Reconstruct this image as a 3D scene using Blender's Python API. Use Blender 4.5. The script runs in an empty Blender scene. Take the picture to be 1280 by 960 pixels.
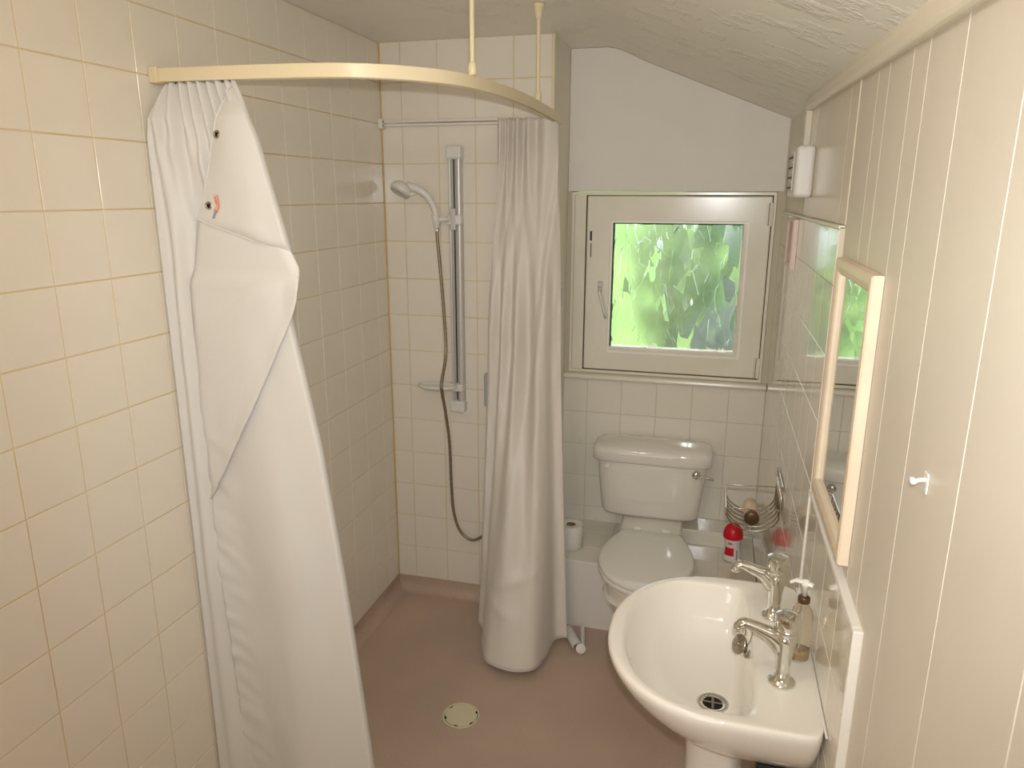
import bpy, bmesh, math, random
from mathutils import Vector, Matrix, noise
PI = math.pi
random.seed(4)
SC = bpy.context.scene
COL = SC.collection

# ---------------------------------------------------------------- camera
cam_data = bpy.data.cameras.new('camera')
cam_data.sensor_fit = 'HORIZONTAL'; cam_data.sensor_width = 36.0; cam_data.lens = 25.83
cam_data.clip_start = 0.01
cam = bpy.data.objects.new('camera', cam_data); COL.objects.link(cam)
R_, U_, B_ = (0.96499, 0.26227, 0.0023), (-0.06766, 0.24049, 0.96829), (0.2534, -0.93455, 0.24982)
cam.matrix_world = Matrix(((R_[0], U_[0], B_[0], 1.3153), (R_[1], U_[1], B_[1], 0.0), (R_[2], U_[2], B_[2], 1.7295), (0, 0, 0, 1)))
SC.camera = cam

# ---------------------------------------------------------------- world, lights, exposure
world = bpy.data.worlds.new('world'); SC.world = world; world.use_nodes = True
wn = world.node_tree.nodes; wl = world.node_tree.links
bgn = wn['Background']; bgn.inputs['Color'].default_value = (0.83, 0.92, 1.0, 1); bgn.inputs['Strength'].default_value = 1.45

def point_light(name, loc, power, color, radius):
    d = bpy.data.lights.new(name, 'POINT'); d.energy = power; d.color = color; d.shadow_soft_size = radius
    o = bpy.data.objects.new(name, d); COL.objects.link(o); o.location = loc
    return o
def area_light(name, loc, rot, sx, sy, power, color):
    d = bpy.data.lights.new(name, 'AREA'); d.shape = 'RECTANGLE'; d.size = sx; d.size_y = sy; d.energy = power; d.color = color
    o = bpy.data.objects.new(name, d); COL.objects.link(o); o.location = loc; o.rotation_euler = rot
    return o
fd = bpy.data.lights.new('camera_flash', 'SPOT'); fd.energy = 52.0; fd.color = (0.98, 1.0, 1.01); fd.shadow_soft_size = 0.012; fd.spot_size = math.radians(94); fd.spot_blend = 1.0
FLASH = bpy.data.objects.new('camera_flash', fd); COL.objects.link(FLASH); FLASH.location = (1.325, -0.01, 1.785)
FLASH.rotation_euler = Vector((-0.17, 1.0, -0.22)).to_track_quat('-Z', 'Y').to_euler()
LAMP = point_light('ceiling_lamp_light', (0.85, 0.75, 2.12), 5.0, (1.0, 0.92, 0.78), 0.07)
FILL = area_light('room_fill_light', (0.75, -0.90, 1.25), (math.radians(108), 0, 0), 0.8, 1.7, 9.0, (1.0, 0.98, 0.95))  # unseen soft fill added behind the camera to even out the room
SUN = bpy.data.lights.new('sun', 'SUN'); SUN.energy = 1.6; SUN.angle = 0.3; SUN.color = (1, 0.96, 0.86)
sun = bpy.data.objects.new('sun', SUN); COL.objects.link(sun); sun.rotation_euler = (math.radians(-38), math.radians(-30), 0)   # behind the house, lights the garden
vs = SC.view_settings; vs.view_transform = 'Standard'; vs.look = 'None'; vs.gamma = 1.0; vs.exposure = 0.40; vs.use_curve_mapping = False
SC.cycles.sample_clamp_indirect = 6.0
SC.cycles.max_bounces = 12; SC.cycles.transmission_bounces = 10; SC.cycles.glossy_bounces = 6

# ---------------------------------------------------------------- materials
def lin(c):
    return tuple(((x/255)/12.92 if x/255 <= 0.04045 else ((x/255+0.055)/1.055)**2.4) for x in c)
MATS = {}
def mat(name, rgb, rough=0.5, metal=0.0, spec=0.5, noise_amt=0.0, noise_scale=8.0, bump=0.0, bump_scale=60.0, coat=0.0, trans=0.0, sheen=0.0, rgb2=None, ior=1.45, sss=0.0):
    m = bpy.data.materials.new(name); m.use_nodes = True
    nt = m.node_tree; b = nt.nodes['Principled BSDF']
    c = lin(rgb)
    b.inputs['Base Color'].default_value = (*c, 1)
    b.inputs['Roughness'].default_value = rough; b.inputs['Metallic'].default_value = metal
    b.inputs['Specular IOR Level'].default_value = spec; b.inputs['IOR'].default_value = ior
    if coat: b.inputs['Coat Weight'].default_value = coat; b.inputs['Coat Roughness'].default_value = 0.05
    if trans: b.inputs['Transmission Weight'].default_value = trans
    if sheen: b.inputs['Sheen Weight'].default_value = sheen
    if noise_amt or bump or rgb2:
        tc = nt.nodes.new('ShaderNodeTexCoord')
    if noise_amt or rgb2:
        n = nt.nodes.new('ShaderNodeTexNoise'); n.inputs['Scale'].default_value = noise_scale; n.inputs['Detail'].default_value = 5
        nt.links.new(tc.outputs['Object'], n.inputs['Vector'])
        r = nt.nodes.new('ShaderNodeValToRGB'); r.color_ramp.elements[0].position = 0.35; r.color_ramp.elements[1].position = 0.68
        c2 = lin(rgb2) if rgb2 else tuple(x*(1-noise_amt) for x in c)
        r.color_ramp.elements[0].color = (*c2, 1); r.color_ramp.elements[1].color = (*c, 1)
        nt.links.new(n.outputs['Fac'], r.inputs['Fac']); nt.links.new(r.outputs['Color'], b.inputs['Base Color'])
    if bump:
        n2 = nt.nodes.new('ShaderNodeTexNoise'); n2.inputs['Scale'].default_value = bump_scale; n2.inputs['Detail'].default_value = 3
        nt.links.new(tc.outputs['Object'], n2.inputs['Vector'])
        bp = nt.nodes.new('ShaderNodeBump'); bp.inputs['Strength'].default_value = bump; bp.inputs['Distance'].default_value = 0.002
        nt.links.new(n2.outputs['Fac'], bp.inputs['Height']); nt.links.new(bp.outputs['Normal'], b.inputs['Normal'])
    MATS[name] = m
    return m
M_tile = mat('cream_glazed_tile', (244, 235, 220), 0.15, noise_amt=0.05, noise_scale=5, bump=0.06, bump_scale=18)
M_tile2 = mat('pale_glazed_tile', (241, 234, 220), 0.10, noise_amt=0.04, noise_scale=5, bump=0.05, bump_scale=14)
M_tile3 = mat('side_glazed_tile', (238, 230, 214), 0.09, noise_amt=0.04, noise_scale=5, bump=0.10, bump_scale=26, coat=0.5)
M_grout = mat('ochre_grout', (222, 192, 136), 0.8, rgb2=(232, 214, 174), noise_scale=2.2)
M_grout_red = mat('stained_shower_grout', (226, 196, 138), 0.8, rgb2=(234, 216, 180), noise_scale=3)
M_grout2 = mat('pale_grout', (208, 198, 176), 0.7)
M_wall = mat('cream_painted_wall', (238, 232, 216), 0.6, noise_amt=0.03, bump=0.15, bump_scale=90)
M_wallw = mat('white_painted_board', (236, 229, 220), 0.6, noise_amt=0.02, bump=0.2, bump_scale=120)
M_panel = mat('cream_satin_panel', (222, 212, 196), 0.42, noise_amt=0.03, bump=0.12, bump_scale=40)
M_panelg = mat('cream_gloss_panel', (222, 208, 182), 0.18, noise_amt=0.03, bump=0.08, bump_scale=30)
M_groove = mat('white_groove_paint', (222, 212, 196), 0.5)
M_trim = mat('cream_gloss_trim', (232, 222, 202), 0.22, bump=0.05, bump_scale=30)
M_trimw = mat('white_tile_bead', (238, 232, 222), 0.3)
M_frame = mat('cream_window_paint', (242, 235, 218), 0.20, noise_amt=0.06, noise_scale=6)
M_bead = mat('white_glazing_bead', (252, 250, 240), 0.3)
M_gasket = mat('black_gasket', (24, 40, 34), 0.5)
M_dirt_shade = mat('dark_mould_and_shade', (96, 78, 54), 0.9)  # mould on the grille slats, painted shade around the casement
M_ceramic = mat('white_ceramic', (238, 232, 222), 0.06, coat=0.6)
M_basin = mat('warm_white_ceramic', (242, 235, 224), 0.06, coat=0.6)
M_lid = mat('white_plastic_lid', (236, 232, 224), 0.10, coat=0.5)
M_chrome = mat('chrome', (226, 226, 222), 0.07, metal=1.0)
M_steel = mat('brushed_steel', (170, 164, 152), 0.25, metal=1.0)
M_hose = mat('steel_hose', (150, 136, 118), 0.35, metal=0.6)
M_alu = mat('satin_aluminium', (214, 212, 206), 0.34, metal=0.3)
M_railp = mat('grey_aluminium_paint', (196, 192, 184), 0.35, metal=0.25)
M_dark = mat('dark_plastic', (30, 28, 26), 0.5)
M_hole = mat('dark_opening', (14, 13, 12), 0.8)
M_plast = mat('white_plastic', (232, 228, 220), 0.3)
M_plastg = mat('grey_white_plastic', (205, 203, 198), 0.35)
M_track = mat('cream_enamelled_track', (236, 220, 184), 0.3)
M_brown = mat('brown_collar', (96, 72, 50), 0.35, metal=0.4)
M_wood = mat('pale_peach_wood', (238, 218, 192), 0.35, noise_amt=0.08, noise_scale=14)
M_mirror = mat('mirror_glass', (225, 228, 224), 0.015, metal=1.0)
M_paper = mat('toilet_paper', (238, 234, 224), 0.9, bump=0.4, bump_scale=150)
M_card = mat('cardboard_core', (150, 110, 80), 0.9)
M_red = mat('red_plastic', (214, 24, 46), 0.3)
M_pinkl = mat('pink_print', (216, 96, 110), 0.5)
M_script = mat('black_print', (30, 26, 26), 0.5)
M_beige = mat('beige_plastic', (216, 190, 158), 0.4)
M_greyb = mat('blue_grey_plastic', (176, 180, 184), 0.35)
M_blue = mat('blue_print', (70, 70, 150), 0.6)
M_orange = mat('red_orange_print', (222, 92, 62), 0.6)
M_peach = mat('peach_print', (238, 188, 160), 0.6)
M_drain = mat('cream_drain_plastic', (222, 214, 180), 0.45)
M_bottle = mat('clear_bottle_plastic', (246, 240, 226), 0.08, trans=0.93, ior=1.1)
M_amber = mat('amber_soap', (236, 214, 170), 0.2, trans=0.7, ior=1.33)
M_bark = mat('bark', (92, 80, 66), 0.9)

def floor_mat():
    m = mat('mauve_brown_safety_vinyl', (160, 138, 128), 0.38)
    nt = m.node_tree; b = nt.nodes['Principled BSDF']; tc = nt.nodes.new('ShaderNodeTexCoord')
    n = nt.nodes.new('ShaderNodeTexNoise'); n.inputs['Scale'].default_value = 420; n.inputs['Detail'].default_value = 2
    n2 = nt.nodes.new('ShaderNodeTexNoise'); n2.inputs['Scale'].default_value = 3.0; n2.inputs['Detail'].default_value = 4
    nt.links.new(tc.outputs['Object'], n.inputs['Vector']); nt.links.new(tc.outputs['Object'], n2.inputs['Vector'])
    r = nt.nodes.new('ShaderNodeValToRGB'); r.color_ramp.elements[0].position = 0.36; r.color_ramp.elements[1].position = 0.66
    r.color_ramp.elements[0].color = (*lin((184, 162, 145)), 1); r.color_ramp.elements[1].color = (*lin((218, 196, 177)), 1)
    nt.links.new(n.outputs['Fac'], r.inputs['Fac'])
    r2 = nt.nodes.new('ShaderNodeValToRGB'); r2.color_ramp.elements[0].position = 0.35; r2.color_ramp.elements[1].position = 0.7
    r2.color_ramp.elements[0].color = (0.86, 0.84, 0.86, 1); r2.color_ramp.elements[1].color = (1.04, 1.0, 0.96, 1)
    nt.links.new(n2.outputs['Fac'], r2.inputs['Fac'])
    mx = nt.nodes.new('ShaderNodeMix'); mx.data_type = 'RGBA'; mx.blend_type = 'MULTIPLY'; mx.inputs['Factor'].default_value = 1
    nt.links.new(r.outputs['Color'], mx.inputs['A']); nt.links.new(r2.outputs['Color'], mx.inputs['B'])
    # limescale haze near the shower corner
    sep = nt.nodes.new('ShaderNodeVectorMath'); sep.operation = 'DISTANCE'; sep.inputs[1].default_value = (0.26, 2.66, -0.05)
    nt.links.new(tc.outputs['Object'], sep.inputs[0])
    n3 = nt.nodes.new('ShaderNodeTexNoise'); n3.inputs['Scale'].default_value = 14; n3.inputs['Detail'].default_value = 4
    nt.links.new(tc.outputs['Object'], n3.inputs['Vector'])
    mr = nt.nodes.new('ShaderNodeMapRange'); mr.inputs['From Min'].default_value = 0.0; mr.inputs['From Max'].default_value = 0.17; mr.inputs['To Min'].default_value = 0.75; mr.inputs['To Max'].default_value = 0.0
    nt.links.new(sep.outputs['Value'], mr.inputs['Value'])
    mr2 = nt.nodes.new('ShaderNodeMapRange'); mr2.inputs['From Min'].default_value = 0.42; mr2.inputs['From Max'].default_value = 0.7
    nt.links.new(n3.outputs['Fac'], mr2.inputs['Value'])
    mm = nt.nodes.new('ShaderNodeMath'); mm.operation = 'MULTIPLY'
    nt.links.new(mr.outputs['Result'], mm.inputs[0]); nt.links.new(mr2.outputs['Result'], mm.inputs[1])
    mx2 = nt.nodes.new('ShaderNodeMix'); mx2.data_type = 'RGBA'; mx2.inputs['B'].default_value = (*lin((196, 180, 172)), 1)
    nt.links.new(mm.outputs['Value'], mx2.inputs['Factor']); nt.links.new(mx.outputs['Result'], mx2.inputs['A'])
    nt.links.new(mx2.outputs['Result'], b.inputs['Base Color'])
    bp = nt.nodes.new('ShaderNodeBump'); bp.inputs['Strength'].default_value = 0.25; bp.inputs['Distance'].default_value = 0.001
    nt.links.new(n.outputs['Fac'], bp.inputs['Height']); nt.links.new(bp.outputs['Normal'], b.inputs['Normal'])
    return m
M_floor = floor_mat()

def ceiling_mat():
    m = mat('swirled_textured_ceiling', (246, 241, 231), 0.42)
    nt = m.node_tree; b = nt.nodes['Principled BSDF']; tc = nt.nodes.new('ShaderNodeTexCoord')
    mp = nt.nodes.new('ShaderNodeMapping'); mp.inputs['Scale'].default_value = (1.0, 0.8, 0.0)
    nt.links.new(tc.outputs['Object'], mp.inputs['Vector'])
    big = nt.nodes.new('ShaderNodeTexNoise'); big.inputs['Scale'].default_value = 6.5; big.inputs['Detail'].default_value = 6; big.inputs['Roughness'].default_value = 0.6
    fine = nt.nodes.new('ShaderNodeTexNoise'); fine.inputs['Scale'].default_value = 60; fine.inputs['Detail'].default_value = 5; fine.inputs['Roughness'].default_value = 0.65
    for n in (big, fine): nt.links.new(mp.outputs['Vector'], n.inputs['Vector'])
    mr = nt.nodes.new('ShaderNodeMapRange'); mr.inputs['From Min'].default_value = 0.52; mr.inputs['From Max'].default_value = 0.68
    nt.links.new(big.outputs['Fac'], mr.inputs['Value'])
    mm = nt.nodes.new('ShaderNodeMath'); mm.operation = 'MULTIPLY'
    nt.links.new(mr.outputs['Result'], mm.inputs[0]); nt.links.new(fine.outputs['Fac'], mm.inputs[1])
    bp = nt.nodes.new('ShaderNodeBump'); bp.inputs['Strength'].default_value = 1.0; bp.inputs['Distance'].default_value = 0.010
    nt.links.new(mm.outputs['Value'], bp.inputs['Height']); nt.links.new(bp.outputs['Normal'], b.inputs['Normal'])
    return m
M_ceil = ceiling_mat()

def curtain_mat(name, rgb):
    m = mat(name, rgb, 0.42, sheen=0.15)
    nt = m.node_tree; b = nt.nodes['Principled BSDF']; out = nt.nodes['Material Output']
    tc = nt.nodes.new('ShaderNodeTexCoord')
    n = nt.nodes.new('ShaderNodeTexNoise'); n.inputs['Scale'].default_value = 9; n.inputs['Detail'].default_value = 4; n.inputs['Distortion'].default_value = 0.4
    nt.links.new(tc.outputs['Object'], n.inputs['Vector'])
    bp = nt.nodes.new('ShaderNodeBump'); bp.inputs['Strength'].default_value = 0.28; bp.inputs['Distance'].default_value = 0.006
    nt.links.new(n.outputs['Fac'], bp.inputs['Height']); nt.links.new(bp.outputs['Normal'], b.inputs['Normal'])
    tr = nt.nodes.new('ShaderNodeBsdfTranslucent'); tr.inputs['Color'].default_value = (*lin(rgb), 1)
    mx = nt.nodes.new('ShaderNodeMixShader'); mx.inputs['Fac'].default_value = 0.14
    nt.links.new(b.outputs['BSDF'], mx.inputs[1]); nt.links.new(tr.outputs['BSDF'], mx.inputs[2]); nt.links.new(mx.outputs['Shader'], out.inputs['Surface'])
    return m
M_curt = curtain_mat('white_nylon_curtain', (238, 234, 228))
M_curt2 = curtain_mat('white_nylon_curtain_far', (239, 230, 219))
M_hem = curtain_mat('curtain_hem', (244, 240, 234))

def leaf_glass():
    # patterned obscure glass: each angular leaf facet is tilted its own way
    m = mat('leaf_patterned_glass', (248, 250, 246), 0.17, trans=1.0, ior=1.45)
    nt = m.node_tree; b = nt.nodes['Principled BSDF']; tc = nt.nodes.new('ShaderNodeTexCoord')
    geo = nt.nodes.new('ShaderNodeNewGeometry'); acc = None
    for scale, rot, sq, amp in ((13, 0.55, 0.36, 1.1), (16, -0.85, 0.34, 1.0), (30, 0.1, 0.5, 0.5)):
        mp = nt.nodes.new('ShaderNodeMapping'); mp.inputs['Scale'].default_value = (1, 0.0, sq); mp.inputs['Rotation'].default_value = (0, rot, 0)
        nt.links.new(tc.outputs['Object'], mp.inputs['Vector'])
        v = nt.nodes.new('ShaderNodeTexVoronoi'); v.inputs['Scale'].default_value = scale; v.feature = 'F1'; v.distance = 'MANHATTAN'
        nt.links.new(mp.outputs['Vector'], v.inputs['Vector'])
        sb = nt.nodes.new('ShaderNodeVectorMath'); sb.operation = 'SUBTRACT'; sb.inputs[1].default_value = (0.5, 0.5, 0.5)
        nt.links.new(v.outputs['Color'], sb.inputs[0])
        ml = nt.nodes.new('ShaderNodeVectorMath'); ml.operation = 'SCALE'; ml.inputs['Scale'].default_value = amp
        nt.links.new(sb.outputs['Vector'], ml.inputs[0])
        ad = nt.nodes.new('ShaderNodeVectorMath'); ad.operation = 'ADD'
        nt.links.new((acc or geo).outputs['Vector' if acc else 'Normal'], ad.inputs[0]); nt.links.new(ml.outputs['Vector'], ad.inputs[1])
        acc = ad
    nn = nt.nodes.new('ShaderNodeVectorMath'); nn.operation = 'NORMALIZE'
    nt.links.new(acc.outputs['Vector'], nn.inputs[0]); nt.links.new(nn.outputs['Vector'], b.inputs['Normal'])
    return m
M_glass = leaf_glass()

# ---------------------------------------------------------------- mesh helpers
def obj(name, bm, m, parent=None, smooth=False, bevel=0.0, loc=None, segs=2):
    me = bpy.data.meshes.new(name); bmesh.ops.recalc_face_normals(bm, faces=bm.faces); bm.to_mesh(me); bm.free()
    for x in (m if isinstance(m, (list, tuple)) else [m]): me.materials.append(x)
    if smooth:
        for p in me.polygons: p.use_smooth = True
    o = bpy.data.objects.new(name, me); COL.objects.link(o)
    if parent:
        o.parent = parent
        P = parent
        off = Vector((0, 0, 0))
        while P is not None: off += P.location; P = P.parent
        me.transform(Matrix.Translation(-off))       # shapes are given in room coordinates
    if bevel:
        md = o.modifiers.new('bevel', 'BEVEL'); md.width = bevel; md.segments = segs; md.limit_method = 'ANGLE'; md.angle_limit = 0.7
    return o
def auto_smooth(o, ang=0.7):
    for p in o.data.polygons: p.use_smooth = True
    bm = bmesh.new(); bm.from_mesh(o.data)
    for e in bm.edges:
        if len(e.link_faces) == 2 and e.calc_face_angle(0) > ang: e.smooth = False
    bm.to_mesh(o.data); bm.free()
    return o
def thing(name, label, cat, loc=(0, 0, 0), group=None):
    o = bpy.data.objects.new(name, None); COL.objects.link(o); o.location = loc; o.empty_display_size = 0.05
    o['label'] = label; o['category'] = cat
    if group: o['group'] = group
    return o
def tag(o, label, cat, group=None):
    o['label'] = label; o['category'] = cat
    if group: o['group'] = group
    return o
def structure(o, label=None):
    o['kind'] = 'structure'
    if label: o['label'] = label
    return o
def box(bm, x0, x1, y0, y1, z0, z1):
    v = [bm.verts.new((x, y, z)) for x in (x0, x1) for y in (y0, y1) for z in (z0, z1)]
    for f in ((0, 1, 3, 2), (4, 6, 7, 5), (0, 4, 5, 1), (2, 3, 7, 6), (0, 2, 6, 4), (1, 5, 7, 3)): bm.faces.new([v[i] for i in f])
    return bm
def B(*a):
    bm = bmesh.new()
    for i in range(0, len(a), 6): box(bm, *a[i:i+6])
    return bm
def loft(bm, rings, cap0=True, cap1=True, closed=True):
    vr = [[bm.verts.new(p) for p in r] for r in rings]
    n = len(rings[0])
    for a, b in zip(vr, vr[1:]):
        for i in range(n if closed else n-1):
            j = (i+1) % n
            try: bm.faces.new((a[i], a[j], b[j], b[i]))
            except ValueError: pass
    if cap0: bm.faces.new(vr[0][::-1])
    if cap1: bm.faces.new(vr[-1])
    return bm
def lathe(prof, cx, cy, n=32, cap0=True, cap1=True, axis='z', c0=0.0):
    """prof: list of (radius, height). axis z: about (cx,cy); otherwise local frame"""
    rings = []
    for r, h in prof:
        ring = []
        for i in range(n):
            a = 2*PI*i/n; u, v = r*math.cos(a), r*math.sin(a)
            if axis == 'z': ring.append((cx+u, cy+v, h))
            elif axis == 'y': ring.append((cx+u, h, cy+v))
            else: ring.append((h, cx+u, cy+v))
        rings.append(ring)
    return loft(bmesh.new(), rings, cap0, cap1)
def catmull(pts, k=8):
    P = [Vector(p) for p in pts]; P = [P[0]*2-P[1]] + P + [P[-1]*2-P[-2]]
    out = []
    for i in range(1, len(P)-2):
        for s in range(k):
            t = s/k; a, b, c, d = P[i-1], P[i], P[i+1], P[i+2]
            out.append(0.5*((2*b)+(-a+c)*t+(2*a-5*b+4*c-d)*t*t+(-a+3*b-3*c+d)*t**3))
    out.append(P[-2]); return out
def tube(bm, pts, rad, n=10, flat=None, up=(0, 0, 1), cap=True):
    P = [Vector(p) for p in pts]; rings = []
    T0 = (P[1]-P[0]).normalized(); U = Vector(up)
    if abs(T0.dot(U)) > 0.95: U = Vector((1, 0, 0))
    S = T0.cross(U).normalized()
    for i, p in enumerate(P):
        T = (P[min(i+1, len(P)-1)]-P[max(i-1, 0)]).normalized()
        S = (S - T*S.dot(T)).normalized(); N = S.cross(T)
        r = rad[i] if isinstance(rad, list) else rad
        rs, rn = (r if isinstance(r, tuple) else (r, r))
        rings.append([p+S*rs*math.cos(2*PI*k/n)+N*rn*math.sin(2*PI*k/n) for k in range(n)])
    return loft(bm, rings, cap, cap)
def interp(x, xs, ys):
    if x <= xs[0]: return ys[0]
    for i in range(len(xs)-1):
        if x <= xs[i+1]:
            t = (x-xs[i])/(xs[i+1]-xs[i]); return ys[i]+(ys[i+1]-ys[i])*t
    return ys[-1]
def smooth_interp(x, xs, ys):
    return (interp(x-0.02, xs, ys)+interp(x, xs, ys)*2+interp(x+0.02, xs, ys))/4

# tiles: every tile is an object of its own; alike tiles share their mesh
TILE_MESH = {}
def tile_mesh(w, h, m, name='tile', t=0.0022, bev=0.0009):
    key = (round(w, 4), round(h, 4), m.name, name)
    if key in TILE_MESH: return TILE_MESH[key]
    bm = bmesh.new(); rings = []
    for e, z in ((0, -0.0012), (0, t-bev), (bev, t)):
        rings.append([(e, e, z), (w-e, e, z), (w-e, h-e, z), (e, h-e, z)])
    loft(bm, rings, False, True)
    bmesh.ops.recalc_face_normals(bm, faces=bm.faces)
    me = bpy.data.meshes.new(name); bm.to_mesh(me); bm.free(); me.materials.append(m)
    TILE_MESH[key] = me
    return me
def tiles(parent, org, u, v, ub, vb, m, gap=0.003, tilt=0.002, name='tile', t=0.0022):
    """org: grout plane origin; u, v: unit axes; outward normal u x v"""
    u, v = Vector(u), Vector(v); n = u.cross(v)
    for a, b in zip(ub, ub[1:]):
        for c, d in zip(vb, vb[1:]):
            w, h = b-a-gap, d-c-gap
            if w < 0.006 or h < 0.006: continue
            o = bpy.data.objects.new(name, tile_mesh(w, h, m, name, t)); COL.objects.link(o)
            nn = (n + u*random.uniform(-tilt, tilt) + v*random.uniform(-tilt, tilt)).normalized()
            uu = (u - nn*u.dot(nn)).normalized(); vv = nn.cross(uu)
            p = Vector(org)+u*(a+gap/2)+v*(c+gap/2)
            o.matrix_local = Matrix(((uu[0], vv[0], nn[0], p[0]), (uu[1], vv[1], nn[1], p[1]), (uu[2], vv[2], nn[2], p[2]), (0, 0, 0, 1)))
            o.parent = parent
P = 0.1524
FZ = -0.05          # floor
XR, XP = 1.565, 1.577   # tiled right wall face, panelled right wall face
YS, YW = 2.851, 3.165   # shower wall, window wall
XN = 0.70               # return (nib) wall
ZC = 2.30
YB = -0.95              # wall behind the camera

# ---------------------------------------------------------------- room shell
rows = [0.018+P*k for k in range(16)]; rows[-1] = ZC
wl_ = structure(obj('wall_left', B(-0.12, -0.0022, YB-0.12, YS+0.1, FZ-0.05, ZC+0.12), M_grout), 'cream tiled wall on the left with ochre grout')
cols = [1.2255+P*k for k in range(-2, 11)]; cols.append(YS)
tiles(wl_, (-0.0022, 0, 0), (0, 1, 0), (0, 0, 1), cols, rows, M_tile)
ws = structure(obj('wall_shower', B(-0.12, XN-0.0, YS+0.0022, YW+0.1, FZ-0.05, ZC+0.12), M_grout_red), 'cream tiled end wall of the shower with stained grout')
tiles(ws, (0, YS+0.0022, 0), (1, 0, 0), (0, 0, 1), [0.0, 0.0884, 0.2408, 0.3932, 0.5456, XN], rows, M_tile)
obj('corner_seal', B(0.0, 0.005, YS-0.005, YS-0.0005, FZ+0.067, ZC-0.003), mat('yellowed_sealant', (222, 184, 112), 0.6), ws, bevel=0.002)
# painted return between shower wall and window wall
structure(obj('wall_return', B(XN-0.001, XN+0.0015, YS+0.0, YW, FZ-0.05, ZC), M_wall), 'narrow cream painted return wall beside the window')
# window wall: pieces around the window opening
WX0, WX1, WZ0, WZ1 = 0.72, 1.542, 0.945, 1.742
bm = B(XN-0.02, WX0, YW, YW+0.16, FZ-0.05, ZC, WX1, XP+0.02, YW, YW+0.16, FZ-0.05, ZC, WX0, WX1, YW, YW+0.16, FZ-0.05, WZ0, WX0, WX1, YW, YW+0.16, WZ1, ZC+0.02)
ww = structure(obj('wall_window', bm, M_grout2), 'window wall, tiled below the sill and white board above')
tiles(ww, (XN, YW-0.0006, 0), (1, 0, 0), (0, 0, 1), [0, 0.108, 0.2604, 0.4128, 0.5652, 0.7176, XR-XN], [0.018+P*k for k in range(1, 7)]+[WZ0-0.012], M_tile2, gap=0.0018, tilt=0.001)
# smooth white board over the window, its top following the coved slope of the ceiling
def zc(x, y=YW):
    e = 2.015 if y > 2.5 else 1.93+0.034*y          # height where the slope meets the right wall
    flat = ZC; xs = 0.86
    if x <= 0.74: return flat
    lin_ = flat-(x-xs)*(flat-e)/(XR-xs)
    t = min(1, max(0, (x-0.74)/0.24))
    return min(flat, flat*(1-t)+lin_*t) if t < 1 else lin_
xs_ = [XN+0.004+(XR-XN-0.004)*i/24 for i in range(25)]
bm = bmesh.new()
loft(bm, [[(x, YW-0.007, WZ1+0.002), (x, YW-0.007, zc(x)-0.002), (x, YW-0.0005, zc(x)-0.002), (x, YW-0.0005, WZ1+0.002)] for x in xs_])
obj('board', bm, M_wallw, ww)['label'] = 'smooth white board above the window'

# right wall: glossy tiled far part, tiled splashback, satin panelling
YE, YSN = 1.70, 1.112
wr = structure(obj('wall_right', B(XP+0.002, XP+0.14, YB-0.12, YW+0.16, FZ-0.05, ZC), M_groove), 'right wall with cream panelling and glossy tiles')
bm = B(XR+0.0022, XP+0.003, YE-0.0, YW, FZ, 1.664, XR+0.0022, XP+0.003, YSN+0.006, YE-0.0, FZ, 1.066)
obj('tile_backing', bm, M_grout2, wr)
yb = [0, 0.14]+[0.14+P*k for k in range(1, 9)]+[YW-YE]
tiles(wr, (XR+0.0022, YE, 0), (0, -1, 0), (0, 0, 1), [-t for t in reversed(yb)], [0.018+P*k for k in range(0, 11)]+[1.660], M_tile3, gap=0.0012, tilt=0.0005)
tiles(wr, (XR+0.0022, YE-0.008, 0), (0, -1, 0), (0, 0, 1), [0, 0.132, 0.284, 0.436, YE-0.008-YSN-0.006], [0.0, 0.152, 0.304, 0.456, 0.609, 0.762, 0.914, 1.066], M_tile3, gap=0.0012, tilt=0.0005)
obj('top_bead', B(XR-0.001, XR+0.012, YE, YW-0.008, 1.660, 1.668), M_trimw, wr, bevel=0.002)
# panelling planks (joints are open V grooves down to white paint)
pb = [-0.95, -0.75, -0.56, -0.38, -0.18, 0.0, 0.2, 0.40, 0.60, 0.809, 1.012, 1.177, 1.268, 1.43, 1.522]
for a, b in zip(pb, pb[1:]):
    g = 0.0008
    zb = FZ
    def plank(a, b, z0, z1, m, x=XP):
        bm = bmesh.new(); e = 0.0009
        loft(bm, [[(x+0.004, a+g, z0), (x+0.004, b-g, z0), (x+0.004, b-g, z1), (x+0.004, a+g, z1)],
                  [(x+e, a+g, z0), (x+e, b-g, z0), (x+e, b-g, z1), (x+e, a+g, z1)],
                  [(x, a+g+e, z0), (x, b-g-e, z0), (x, b-g-e, z1), (x, a+g+e, z1)]], False, True)
        return obj('panel', bm, m, wr)
    plank(a, b, zb, 2.0, M_panel)
plank(1.522, YE-0.001, 1.067, 2.02, M_panel)
plank(1.522, YE-0.04, FZ, 1.067, M_panel)
# gloss painted planks above the tiles, flush with them
for a, b in ((YE, 1.80), (1.80, 2.36), (2.36, 2.50)):
    plank(a, b, 1.669, 2.02, M_panelg, XP-0.0015)
plank(2.50, YW-0.008, 1.669, 2.03, M_wall, XP-0.0015)
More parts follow.
